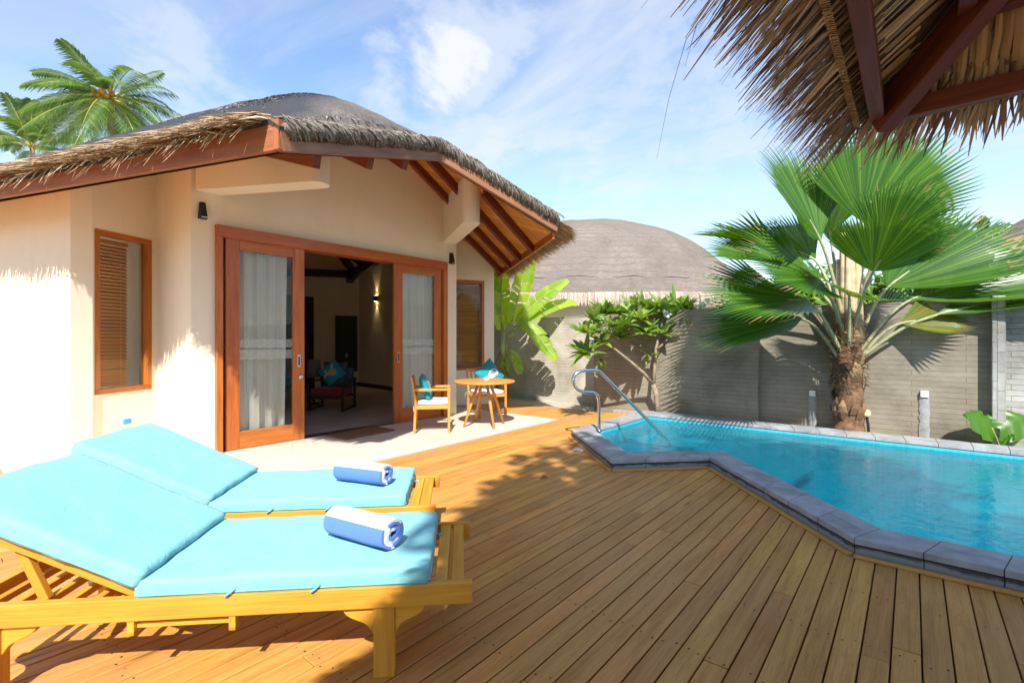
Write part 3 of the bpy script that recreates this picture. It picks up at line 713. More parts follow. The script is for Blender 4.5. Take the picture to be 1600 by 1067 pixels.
# loose thatch lying on the slopes
rs = MB()
for _ in range(26000):
    i = rnd.randrange(NB); B_, e = BP[i]
    if e not in (0, 1, 2, 9, 3): continue
    t = .02 + rnd.random() ** 1.3 * .70; p0 = B_.lerp(CEN, t); L = rnd.uniform(.10, .30)
    out_ = (B_ - CEN).normalized(); sd = V((-out_.y, out_.x)); ang = rnd.uniform(-.35, .35); dv = out_ * math.cos(ang) + sd * math.sin(ang)
    if t < .09:
        z0 = top_fn(i, max(0, int(((t) ** (1 / 1.25)) * (NR - 1))))[0][2]
    pts = []
    for q in range(3):
        pp = p0 + dv * (L * q / 2); tt = ht(pp.x, pp.y) if t > .10 else None
        if tt is None: break
        pts.append((pp.x, pp.y, tt + .010 + .018 * (q / 2) * rnd.uniform(.3, 1.6) + rnoise(pp.x, pp.y)))
    if len(pts) == 3: rs.ribbon(pts, [.010, .015, .004], (-dv.y, dv.x, rnd.uniform(-.4, .4)))
o = rs.build('loose_thatch', M['roofstraw'], roof); o['kind'] = 'stuff'
# fringe of straw over the eaves
def fringe(mb, a, b, za, zb, n, lmin, lmax, drop, inset=.22, spread=.5, wd=(.012, .03), up=.17, curl=.0, fold=.35):
    a, b = V(a), V(b); d = (b - a).normalized(); nn = V((d.y, -d.x))
    if nn.dot(a - CEN) < 0: nn = -nn
    for _ in range(n):
        t = .006 + .994 * rnd.random(); p = a.lerp(b, t); zb_ = za + (zb - za) * t + up
        L = rnd.uniform(lmin, lmax); sw = max(-.75, min(.75, rnd.gauss(0, spread))) * (1 if t > .08 else rnd.uniform(0, 1)); sw = abs(sw) if t < .05 else sw; dv = (nn + d * sw).normalized()
        ins = rnd.uniform(0, inset) * (1 if t > .08 else .15); lift = rnd.uniform(-.02, .05); pts = []
        for q in range(4):
            s_ = q / 3; r = -ins + (L + ins) * s_
            z = zb_ + lift + (.55 * ins * (1 - s_ * 2) if r < 0 else 0) - (drop * rnd.uniform(.8, 1.2)) * max(0, r) ** 1.3 / .15 + rnd.uniform(-.006, .006)
            pts.append((p.x + dv.x * (r + .08), p.y + dv.y * (r + .08), z))
        w = rnd.uniform(*wd); mb.ribbon(pts, [w * .8, w, w * .8, w * .15], (d.x, d.y, rnd.uniform(-.5, .5)), 0, fold)
fr = MB(); z_e = lambda p: hs(p.x, p.y)
La, Lb = Lc, BND[9]
fringe(fr, La, Lb, z_e(La), z_e(Lb), 3600, .08, .30, .085, .34, .75, (.012, .034), .25)
fringe(fr, La, Lb, z_e(La), z_e(Lb), 500, .2, .36, .07, .2, .5, (.008, .02), .20)
fringe(fr, La.lerp(Lb, .01), Lb, z_e(La), z_e(Lb), 420, .10, .24, .26, .12, .45, (.008, .022), .22)
fringe(fr, Cc, Ec, z_e(Cc), z_e(Ec), 2600, .10, .32, .13, .15, .3, (.01, .028), .10)
fringe(fr, Cc.lerp(Ec, -.01), Cc.lerp(Ec, .12), z_e(Cc), z_e(Cc), 500, .1, .3, .12, .2, .6, (.01, .028), .12)
fr.build('eave_fringe', M['straw'], roof)
# rope-bound verge
rp = MB(); vp = []
for a, b in ((Lc, Ac), (Ac, Cc)):
    for q in range(26): vp.append(a.lerp(b, q / 26))
vp.append(Cc); pts = [(p.x + .06, p.y, hs(p.x, p.y) + .185 + .02 * noise.noise(V((p.x * 5, p.y * 5, 2)))) for p in vp]
rp.tube(pts, [(.35 if i in (0, len(pts) - 1) else 1) * .058 + .014 * noise.noise(V((i * .9, 0, 0))) + .010 * (i % 3 == 0) for i in range(len(pts))], 12, 0, True, .14)
for i in range(900):
    q = rnd.randrange(len(pts) - 1); p = V(pts[q]).lerp(V(pts[q + 1]), rnd.random()); d = (V(pts[q + 1]) - V(pts[q])).normalized(); x = d.orthogonal(); y = d.cross(x); a0 = rnd.uniform(0, 6.28); sw = rnd.uniform(.5, 1.2)
    rp.tube([p + (x * math.cos(a0 + s * sw) + y * math.sin(a0 + s * sw)) * .068 + d * (s - 1) * .06 for s in range(3)], .0055, 4, 0, False)
rp.build('verge_roll', M['rope'], roof)
# fascia boards and verge beams
fb = MB()
def board(mb, a, b, za, zb, h, th, outv, up=.0):
    a, b = V(a), V(b); d = (b - a).normalized(); nn = V((d.y, -d.x))
    if nn.dot(a - CEN) < 0: nn = -nn
    a = a + nn * outv; b = b + nn * outv
    mb.bar((a.x, a.y, za + h / 2 + up), (b.x, b.y, zb + h / 2 + up), th, h)
board(fb, Lc, BND[9], 2.855, 2.87, .25, .045, .03); bevel(fb.build('eave_fascia', M['fascia'], VL), .004)
eb0 = MB(); eb0.box((Lc.x + .035, Lc.y - .02, 2.975), (.05, .05, .235), Matrix.Rotation(math.atan2(.327, .945), 3, 'Z')); bevel(eb0.build('fascia_end', M['fascia'], VL), .005)
vb = MB(); board(vb, Lc + (Lc - Ac) * .012, Ac, z_e(Lc), z_e(Ac), .19, .06, .035); board(vb, Ac, Cc, z_e(Ac), z_e(Cc) + .01, .17, .06, .036); bevel(vb.build('verge_beam', M['beam'], VL), .004)
eb = MB(); board(eb, Cc, Ec, z_e(Cc) - .08, z_e(Ec) - .08, .13, .04, -.03); bevel(eb.build('eave_board', M['teak'], VL), .004)
def pr(x, y): return planes(x, y)[1]
for x in (-4.95, -5.62, -6.25, -6.9):
    # eave line y at this x
    t = (x - Cc.x) / (Ec.x - Cc.x); ye = Cc.y + (Ec.y - Cc.y) * t - .07; y0 = ye
    while y0 > 4.4 and pr(x, y0) <= hs(x, y0) + .02: y0 -= .05
    rb = MB(); rb.bar((x + .10 * (ye - y0) * .2, y0, hs(x, y0) - .075), (x, ye, pr(x, ye) - .075), .065, .14); bevel(rb.build('rafter', M['teak_dark'], VL), .004)
# short rafters under the left half of the verge
for y in (2.2, 2.9, 3.5):
    rb = MB(); xv = Lc.x + (Ac.x - Lc.x) * (y - Lc.y) / (Ac.y - Lc.y) - .05; rb.bar((xv, y, hs(xv, y) - .07), (-6.62, y + .25, hs(-6.62, y + .25) - .07), .065, .13); rb.build('rafter', M['teak_dark'], VL)

def wall_run(mb, p0, p1, th, ops=(), zt=None, z0=0.0, step=.14):
    """upright wall from p0 to p1 (outer face on the left of the direction), top follows the roof, ops=(u0,u1,z0,z1)"""
    p0, p1 = V(p0), V(p1); d = (p1 - p0); L = d.length; d.normalize(); nn = V((-d.y, d.x))       # inward
    us = sorted(set([0, L] + [u for o in ops for u in o[:2]])); bp = []
    for a, b in zip(us, us[1:]):
        k = max(1, int((b - a) / step)); bp += [a + (b - a) * i / k for i in range(k)]
    bp.append(L)
    top = zt or (lambda x, y: hs(x, y) + .05)
    def pt(u, z, s): q = p0 + d * u + nn * s; return (q.x, q.y, z if z is not None else top(q.x, q.y))
    for a, b in zip(bp, bp[1:]):
        m_ = (a + b) / 2; iv = [(z0, None)]
        for o in ops:
            if o[0] - 1e-6 < m_ < o[1] + 1e-6:
                iv = ([(z0, o[2])] if o[2] > z0 + .01 else []) + [(o[3], None)]
        for zl, zh in iv:
            for s in (0, th):
                q = [pt(a, zl, s), pt(b, zl, s), pt(b, zh, s), pt(a, zh, s)]
                mb.poly(q if s == 0 else q[::-1], [(a, zl), (b, zl), (b, 3), (a, 3)])
            mb.poly([pt(a, zh, 0), pt(b, zh, 0), pt(b, zh, th), pt(a, zh, th)]); mb.poly([pt(a, zl, th), pt(b, zl, th), pt(b, zl, 0), pt(a, zl, 0)])
    for o in ops:
        for u in o[:2]: mb.poly([pt(u, o[2], 0), pt(u, o[3], 0), pt(u, o[3], th), pt(u, o[2], th)])
    for u in (0, L): mb.poly([pt(u, z0, 0), pt(u, None, 0), pt(u, None, th), pt(u, z0, th)])
K0, K1, K2, K3, K4, K5, K6, K7 = (-10.6, -.065), (-7.4, 1.083), (-7.9, 2.03), (-6.6, 2.033), (-6.6, 6.382), (-7.9, 6.385), (-7.05, 7.955), (-10.2, 9.7)
def along(a, b, px):        # distance along a wall where the picture column falls is worked out beforehand
    return px
d12 = V(K2) - V(K1); L12 = d12.length; d56 = V(K6) - V(K5); L56 = d56.length
W1 = (.265, .995, .735, 2.72); W2 = (.80, 1.56, .745, 2.66)
DOOR = (2.29 - 2.033, 6.10 - 2.033, 0.0, 2.80)
ww = MB()
wall_run(ww, K0, K1, .22); wall_run(ww, K1, K2, .2, [W1]); wall_run(ww, K2, K3, .18); wall_run(ww, K3, K4, .2, [DOOR]); wall_run(ww, K4, K5, .18); wall_run(ww, K5, K6, .2, [W2]); wall_run(ww, K6, K7, .22)
vw = ww.build('wall', M['wall'], VL, None, True)
# rounded fins that carry the roof
def fin(a, b, w, zb):
    a, b = V(a), V(b); d = (b - a).normalized(); s = V((-d.y, d.x)) * w / 2
    poly = [tuple(a + s), tuple(a - s)]
    for i in range(9):
        t = -PI / 2 + PI * i / 8; q = b + d * (math.cos(t) * w / 2 * .9) + (V((-d.y, d.x)) * math.sin(t) * w / 2); poly.append(tuple(q))
    mb = MB(); mb.prism(poly[::-1] if False else poly, zb, lambda x, y: hs(x, y) + .04)
    return mb.build('fin', M['wall'], VL)
fin((-6.62, 2.19), (-5.27, 2.90), .27, 3.17); fin((-6.62, 6.22), (-5.22, 5.36), .27, 3.17)
# windows
def window(p0, d, op, nm_lab):
    p0 = V(p0); d = V(d).normalized(); nn = V((-d.y, d.x)); u0, u1, z0, z1 = op; f = .06
    def P3(u, z, s): q = p0 + d * u + nn * s; return V((q.x, q.y, z))
    fm = MB(); s0 = .045
    fm.bar(P3(u0, (z0 + f / 2), s0), P3(u1, z0 + f / 2, s0), .11, f); fm.bar(P3(u0, z1 - f / 2, s0), P3(u1, z1 - f / 2, s0), .11, f)
    for u in (u0 + f / 2, u1 - f / 2): fm.bar(P3(u, z0 + f, s0), P3(u, z1 - f, s0), .11, f, (d.x, d.y, 0)) if False else fm.box(P3(u, (z0 + z1) / 2, s0), (f, .11, z1 - z0 - 2 * f), Matrix((V((d.x, d.y, 0)), V((nn.x, nn.y, 0)), V((0, 0, 1)))).transposed())
    w_ = bevel(fm.build('window', M['teak'], VL), .004)
    gl = MB(); gl.poly([P3(u0 + f, z0 + f, .06), P3(u1 - f, z0 + f, .06), P3(u1 - f, z1 - f, .06), P3(u0 + f, z1 - f, .06)]); gl.build('pane', M['glass'], w_)
    return P3
P1 = window(K1, d12, W1, ''); P2 = window(K5, d56, W2, '')
def blind(P3, op, lab, cover=1.0):
    u0, u1, z0, z1 = op[0] + .07, op[0] + .07 + (op[1] - op[0] - .14) * cover, op[2] + .08, op[3] - .08
    loc = P3((u0 + u1) / 2, z0, .17); t = thing('wooden_blind', lab, 'blind', tuple(loc), 0, 'wooden slat blinds', True); mb = MB(); z = z0 + .03
    a = (P3(u1, z0, .17) - P3(u0, z0, .17)).normalized(); n_ = V((-a.y, a.x, 0)); tilt = .9
    sd = (n_ * math.cos(tilt) + V((0, 0, 1)) * math.sin(tilt)); up = a.cross(sd)
    while z < z1 - .05:
        mb.box(P3((u0 + u1) / 2, z, .17), ((u1 - u0), .050, .003), Matrix((a, sd, up)).transposed()); z += .044
    mb.build('slats', M['blind'], t)
    r_ = MB(); r_.box(P3((u0 + u1) / 2, z1 - .02, .17), (u1 - u0, .05, .05), Matrix((a, n_, V((0, 0, 1)))).transposed()); r_.build('head_rail', M['blind'], t); r_ = MB(); r_.box(P3((u0 + u1) / 2, z0, .17), (u1 - u0, .05, .02), Matrix((a, n_, V((0, 0, 1)))).transposed()); r_.build('bottom_rail', M['blind'], t)
    c_ = MB()
    for f in (.2, .8): c_.tube([P3(u0 + (u1 - u0) * f, z0, .145), P3(u0 + (u1 - u0) * f, z1, .145)], .002, 5)
    c_.build('cord', M['cream'], t)
blind(P1, W1, 'wooden slat blind in the near window, left of the lounger wall corner', .78)
blind(P2, W2, 'wooden slat blind in the far window behind the round table')
# door frame
X0 = -6.6; df = MB()
y0, y1, zt = 2.29, 6.10, 2.80
df.box((X0 - .05, (y0 + y1) / 2, zt - .0725), (.24, y1 - y0, .145)); df.box((X0 - .05, y0 + .035, (zt - .145) / 2), (.24, .07, zt - .145)); df.box((X0 - .05, y1 - .045, (zt - .145) / 2), (.24, .09, zt - .145))
bevel(df.build('door_frame', M['teak'], VL), .004)
th_ = MB(); th_.box((X0 - .08, (y0 + y1) / 2, .004), (.22, y1 - y0 - .16, .012)); th_.build('threshold', M['satin'], VL)
def leaf(ya, yb, hand, lock):
    st_, h = .165, 2.645; xc = X0 - .005; z0 = .012
    mb = MB()
    for y in (ya + st_ / 2, yb - st_ / 2): mb.box((xc, y, z0 + h / 2), (.05, st_, h))
    mb.box((xc, (ya + yb) / 2, z0 + .11), (.046, yb - ya - 2 * st_, .22)); mb.box((xc, (ya + yb) / 2, z0 + h - .065), (.046, yb - ya - 2 * st_, .13))
    dr = bevel(mb.build('sliding_door', M['teak'], VL), .003)
    gl = MB(); gl.poly([(xc, ya + st_, .23), (xc, yb - st_, .23), (xc, yb - st_, 2.53), (xc, ya + st_, 2.53)]); gl.build('door_glass', M['glass'], dr)
    fr_ = MB()
    for za, zb in ((1.29, 1.40), (1.14, 1.26)): fr_.poly([(xc + .004, ya + st_ + .002, za), (xc + .004, yb - st_ - .002, za), (xc + .004, yb - st_ - .002, zb), (xc + .004, ya + st_ + .002, zb)])
    fr_.build('frosted_band', M['frost'], dr)
    hd = MB(); hd.box((xc + .027, hand, 1.10), (.006, .045, .17)); bevel(hd.build('recessed_handle', M['satin'], dr), .003)
    hg = MB(); hg.box((xc + .0305, hand, 1.10), (.003, .022, .12)); hg.build('handle_recess', M['lampblk'], dr)
    if lock:
        lk = MB(); lk.lathe([(.034, 0), (.034, .012), (.02, .02)], (0, 0, 0), 20); Rm = Matrix.Rotation(PI / 2, 3, 'Y'); lk.v = [tuple(Rm @ V(v) + V((xc + .024, hand + .03, .88))) for v in lk.v]; lk.build('lock', M['satin'], dr)
leaf(2.405, 3.42, 3.34, True); leaf(4.955, 5.99, 5.035, False)
# interior
iw = MB(); zt_ = lambda x, y: min(hs(x, y) - .01, 9)
iw.prism([(-7.0, 2.3), (-14.2, 2.0), (-14.2, 1.85), (-7.0, 2.15)], 0, zt_)       # left inner wall
pts = [(-7.9, 6.75), (-8.6, 7.30), (-9.6, 7.72), (-11.2, 8.16), (-12.8, 8.35), (-13.35, 7.25), (-13.4, 6.9)]
for a, b in zip(pts, pts[1:]): iw.prism([a, b, (b[0], b[1] + .1), (a[0], a[1] + .1)], 0, zt_)
iw.prism([(-13.2, 1.8), (-13.3, 1.8), (-13.3, 8.6), (-13.2, 8.6)], 0, zt_)
iw.build('interior_wall', M['wall_in'], VL)
fl_ = MB(); fl_.prism([(-6.72, 2.3), (-6.72, 6.1), (-7.7, 6.7), (-8.6, 7.4), (-13.3, 8.7), (-13.3, 1.9)], -.1, .002); fl_.build('interior_floor', M['ifloor'], VL)
sk = MB()
for a, b in zip(pts, pts[1:]): sk.bar((a[0], a[1] - .012, .06), (b[0], b[1] - .012, .06), .02, .11)
sk.build('skirting', M['darkwood'], VL)
dd = MB(); dd.box((-13.16, 6.15, 1.3), (.06, 1.9, 2.6)); dd.box((-13.12, 6.15, 1.25), (.04, 1.5, 2.3)); bevel(dd.build('interior_door', M['darkwood'], VL), .01)
bm_ = MB(); bm_.tube([(-13.1, 8.2, 3.15), (-12.2, 7.75, 3.2), (-11, 7.3, 3.25), (-9.4, 6.7, 3.3), (-8.2, 6.2, 3.35)], .13, 4); bm_.bar((-13.1, 6.0, 3.2), (-12.3, 7.8, 3.25), .14, .2); bm_.bar((-9.5, 4.4, 4.6), (-12.2, 7.8, 3.3), .12, .18); bm_.bar((-10.5, 3.6, 4.9), (-11, 7.3, 3.35), .12, .16)
bm_.build('ceiling_beam', M['darkwood'], VL)
# ------------------------------------------------------------------ things on and around the villa
def wall_lamp(y, z, lab):
    t = thing('wall_lamp', lab, 'wall lamp', (-6.6, y, z), 0, 'tapered wall lamps beside the doors')
    mb = MB(); prof = [(-.045, -.10), (.045, -.10), (.032, .10), (-.032, .10)]
    b = len(mb.v); mb.v += [(0.0, a, c) for a, c in prof] + [(.085, a * .85, c) for a, c in prof[:2]] + [(.045, a * .8, c) for a, c in prof[2:]]
    for q in ((4, 5, 6, 7), (0, 1, 5, 4), (1, 2, 6, 5), (2, 3, 7, 6), (3, 0, 4, 7), (3, 2, 1, 0)): mb.face([b + i for i in q])
    bevel(mb.build('housing', M['lampblk'], t), .004)
    m2 = MB(); m2.box((.0, 0, -.085), (.180, .066, .012)); m2.build('reflector_slot', M['satin'], t)
    return t
wall_lamp(2.15, 2.94, 'black tapered lamp at upper left of the wooden door frame'); wall_lamp(6.235, 2.89, 'black tapered lamp right of the door frame under the rounded bracket')
def curtain(y0, y1, lab, ph):
    t = MB(); x0 = -6.70; nU, nV = 90, 14
    def fn(i, j):
        u = i / (nU - 1); v = j / (nV - 1); y = y0 + (y1 - y0) * u * (1 - .05 * (1 - v)); z = .03 + 2.6 * v
        w = .042 * math.sin(u * 26 + ph + .5 * math.sin(v * 3 + u * 7)) * (.6 + .4 * (1 - v)) + .012 * math.sin(u * 61 + v * 2)
        return (x0 + w, y, z), (y * 3, z)
    t.grid(fn, nU, nV)
    hem = MB()
    return tag(t.build('curtain', M['curtain'], None, (x0, (y0 + y1) / 2, 0)), lab, 'curtain', 'sheer curtains behind the sliding doors')
curtain(2.42, 3.22, 'pale pleated curtain behind the glass of the left sliding door', .3); curtain(5.02, 5.92, 'pale pleated curtain behind the glass of the right sliding door', 1.7)
dm = MB(); dm.cushion((0, 0, .012), (.48, .86, .022), None, (12, 20, 1), .008, 0, .003, 3)
o = tag(dm.build('doormat', M['mat'], None, None, True), 'brown coir doormat lying in front of the open doorway', 'doormat'); o.location = (-6.33, 4.17, 0); o.rotation_euler = (0, 0, .04)
# weatherproof socket low on the window wall, above the far lounger
q = V(K1) + V(d12).normalized() * .62; nrm = V((V(d12).normalized().y, -V(d12).normalized().x))
wsz = .36; t = thing('wall_socket', 'white and blue weatherproof socket under the near window, above the far lounger', 'socket', (q.x, q.y, wsz), math.atan2(nrm.y, nrm.x), 'outdoor sockets')
mb = MB(); mb.box((.02, 0, 0), (.04, .13, .10)); bevel(mb.build('back_box', M['white'], t), .01)
mb = MB(); mb.box((.05, 0, .008), (.03, .10, .07)); bevel(mb.build('cover', M['blueplastic'], t), .008)

def towel(loc, rz, lab):
    mb = MB(); nt_, R0, turns, L = 90, .012, 3.6, .37; th = .0135; prof = []
    for i in range(nt_ + 1):
        a = turns * 2 * PI * i / nt_; prof.append((R0 + .0148 * a / (2 * PI), a + 1.0))
    ub = sum(.23 * 1 for _ in ()) ; us = [0]
    for (r0, a0), (r1, a1) in zip(prof, prof[1:]): us.append(us[-1] + (r0 + r1) / 2 * (a1 - a0))
    def P(i, off, x):
        r, a = prof[i]; r += off; bul = 1 + .03 * math.cos(x * 9); wob = 1 + .03 * noise.noise(V((a, x * 7, 1)))
        sag = .84 if math.sin(a) < 0 else .90
        y, z = r * math.cos(a) * bul * wob * 1.06, r * math.sin(a) * bul * wob * sag
        return (x + (.010 * noise.noise(V((a * .6, 3, 1 if x > 0 else 5))) if abs(x) > .18 else 0), y, z)
    NX = 9; xs = [-L / 2 + L * k / (NX - 1) for k in range(NX)]
    for off in (0, th):
        mb.grid(lambda i, k: (P(i, off, xs[k]), (us[-1] - us[i] + .088, xs[k])), nt_ + 1, NX)
    for x in (xs[0], xs[-1]): mb.grid(lambda i, k: (P(i, th * k, x), (us[-1] - us[i] + .088, x + k * .01)), nt_ + 1, 2)
    mb.grid(lambda i, k: (P(nt_, th * i, xs[k]), (0, xs[k])), 2, NX)
    zmin = min(v[2] for v in mb.v); mb.v = [(v[0], v[1], v[2] - zmin) for v in mb.v]
    o = tag(mb.build('rolled_towel', M['towel']), lab, 'towel', 'rolled towels on the loungers'); o.location = loc; o.rotation_euler = (0, 0, rz); return o

# ------------------------------------------------------------------ sun loungers
def make_lounger():
    t = thing('sun_lounger', 'wooden sun lounger with turquoise mattress nearest the camera, wheel at lower left', 'sun lounger', (0, 0, 0), 0, 'turquoise padded sun loungers')
    W = .70; yc = -W / 2
    for y in (-.018, -W + .018):
        mb = MB(); mb.box((1.0, y, .337), (2.0, .036, .088)); bevel(mb.build('side_rail', M['lounge'], t), .004)
    sl = MB()
    for i in range(19):
        x = .062 + i * .0705
        if x > 1.34: break
        sl.box((x, yc, .367), (.052, W - .076, .018))
    for x in (1.42, 1.52, 1.62, 1.72, 1.82, 1.92): sl.box((x, yc, .335), (.03, W - .076, .03))
    bevel(sl.build('slats', M['lounge'], t), .003)
    for x_, h_ in ((.10, .05), (1.985, .088)): eb = MB(); eb.box((x_, yc, .335), (.03, W - .08, h_)); bevel(eb.build('cross_rail', M['lounge'], t), .003)
    for x in (.365, 1.855):
        for y, sg in ((-.022, 1), (-W + .022, -1)):
            mb = MB()
            mb.box((x, y - sg * .012, .147), (.086, .05, .293))
            # shaped brackets either side of the leg
            for s in (-1, 1):
                pr_ = [(0, .292), (.125, .292)]
                for k in range(1, 9):
                    a = k / 8; pr_.append((.125 * (1 - a) * (1 + .18 * math.sin(a * PI * 2)), .292 - .115 * a * (1 + .10 * math.sin(a * PI * 2))))
                pts = [(x + s * (.043 + px_), pz) for px_, pz in pr_]
                b0 = len(mb.v); yy = y - sg * .012
                mb.v += [(px_, yy - .016, pz) for px_, pz in pts] + [(px_, yy + .016, pz) for px_, pz in pts]; n_ = len(pts)
                mb.face([b0 + i for i in range(n_)], [(px_, pz) for px_, pz in pts]); mb.face([b0 + n_ + i for i in range(n_)][::-1], [(px_, pz) for px_, pz in pts][::-1])
                for i in range(n_): j = (i + 1) % n_; mb.face([b0 + i, b0 + n_ + i, b0 + n_ + j, b0 + j])
            bevel(mb.build('leg', M['lounge'], t), .004)
    for y in (.0, -W - .08):
        mb = MB(); mb.tube([(1.845, y + .02, .075), (1.845, y + .06, .075)], .075, 24); w_ = bevel(mb.build('wheel', M['rubber'], t), .006)
        mb = MB(); mb.tube([(1.845, y + .014, .075), (1.845, y + .066, .075)], .016, 12); mb.build('hub', M['satin'], w_)
    # pull-out tray under the near rail
    mb = MB()
    for x in (.96, 1.34):
        mb.box((x, -.02, .265), (.026, .03, .055)); mb.box((x - .0, -.03, .241), (.026, .05, .012))
    for k in range(2): mb.box((1.15, -.045 - k * .06, .262), (.36, .045, .012))
    mb.box((1.15, -.03, .270), (.36, .012, .016)); bevel(mb.build('tray', M['lounge'], t), .002)
    # raised back: frame, slats, strut
    al = math.radians(25.0); Rm = Matrix.Rotation(-al, 3, 'Y'); hx, hz = 1.335, .375; Lb = .80
    def bk(u, y, h): return V((hx, 0, hz)) + Rm @ V((u, y, h))
    mb = MB()
    for y in (-.075, -W + .075): mb.box(bk(Lb / 2, y, .0), (Lb, .04, .045), Rm)
    for k in range(9): mb.box(bk(.06 + k * .085, yc, .028), (.05, W - .10, .014), Rm)
    mb.box(bk(Lb - .02, yc, -.0), (.04, W - .02, .05), Rm)
    bevel(mb.build('backrest_frame', M['lounge'], t), .003)
    mb = MB()
    for y in (-.11, -W + .11): mb.bar(bk(.52, y, -.03), (1.72, y, .345), .03, .035)
    mb.bar(bk(.52, -.11, -.03), bk(.52, -W + .11, -.03), .03, .03); bevel(mb.build('prop_strut', M['lounge'], t), .003)
    ma = MB(); ma.cushion((.18 + .575, yc, .375 + .038), (1.15, W - .015, .072), None, (40, 24, 4), .012, .006, .006, 1)
    ma.cushion(bk(.41, yc, .036 + .038), (.815, W - .015, .072), Rm, (30, 24, 4), .012, .008, .007, 2)
    mt = ma.build('mattress', M['turq'], t, None, True)
    pi = MB()
    for (c, sx, R_, ctr) in ((0, 1.15, Matrix.Identity(3), V((.755, yc, .39))), (0, .815, Rm, bk(.41, yc, .05))):
        hx_, hy_ = sx / 2, (W - .015) / 2
        loop = [(-hx_ + .02, -hy_, 0), (hx_ - .02, -hy_, 0), (hx_, -hy_ + .02, 0), (hx_, hy_ - .02, 0), (hx_ - .02, hy_, 0), (-hx_ + .02, hy_, 0), (-hx_, hy_ - .02, 0), (-hx_, -hy_ + .02, 0), (-hx_ + .02, -hy_, 0)]
        pi.tube([ctr + R_ @ V(p_) for p_ in loop], .0035, 5)
    pi.build('piping', M['turq'], mt)
    for x in (.62, .95):
        ti = MB(); ti.tube([(x, -.006, .40), (x + .015, .012, .392), (x + .03, .006, .378), (x + .02, -.004, .37)], .005, 5); ti.build('tie', M['turq'], mt)
    ti = MB(); ti.tube([(.17, -.50, .39), (.145, -.49, .40), (.14, -.52, .36), (.16, -.54, .37), (.15, -.50, .33)], .005, 5)
    ti.build('tie', M['turq'], mt)
    return t
def lrot(): return math.atan2(-.71, -.705)
lg = make_lounger(); lg.location = (-1.424, 1.47, 0); lg.rotation_euler = (0, 0, lrot())
lg2 = dup(lg, (-2.256, 2.005, 0), lrot() + .012, 'wooden sun lounger with turquoise mattress set behind, closer to the villa wall')
tz = math.atan2(.87 * .6352 - .49 * .7724, .87 * .7724 + .49 * .6352)
towel((-1.985, 1.32, .457), tz, 'blue and white striped rolled towel on the nearest turquoise mattress')
tz2 = math.atan2(.92 * .6352 - .38 * .7724, .92 * .7724 + .38 * .6352)
towel((-2.80, 1.86, .457), tz2 + .03, 'blue and white striped rolled towel on the farther turquoise mattress')

# ------------------------------------------------------------------ table and chairs
tb = thing('round_table', 'round golden wooden table with splayed legs on the patio', 'table', (-5.38, 5.83, 0), .4)
mb = MB(); mb.lathe([(.47, .693), (.497, .70), (.50, .712), (.497, .727), (.488, .731), (.001, .732)], (0, 0, 0), 56); mb.build('tabletop', M['chairw'], tb)
for k in range(4):
    a = PI / 4 + k * PI / 2; mb = MB(); mb.tube([(.10 * math.cos(a), .10 * math.sin(a), .695), (.21 * math.cos(a), .21 * math.sin(a), .42), (.36 * math.cos(a), .36 * math.sin(a), 0)], [.021, .027, .016], 12); mb.build('leg', M['chairw'], tb)
mb = MB(); mb.bar((-.12, 0, .68), (.12, 0, .68), .06, .025); mb.bar((0, -.12, .68), (0, -.03, .68), .06, .025); mb.bar((0, .03, .68), (0, .12, .68), .06, .025); mb.build('under_frame', M['chairw'], tb)
ac = MB(); ac.lathe([(.035, 0), (.047, .008), (.05, .03), (.044, .031), (.038, .012), (.001, .010)], (0, 0, 0), 24)
o = tag(ac.build('ashtray', M['ceramic']), 'small white round ashtray in the middle of the wooden table', 'ashtray'); o.location = (-5.36, 5.86, .732)

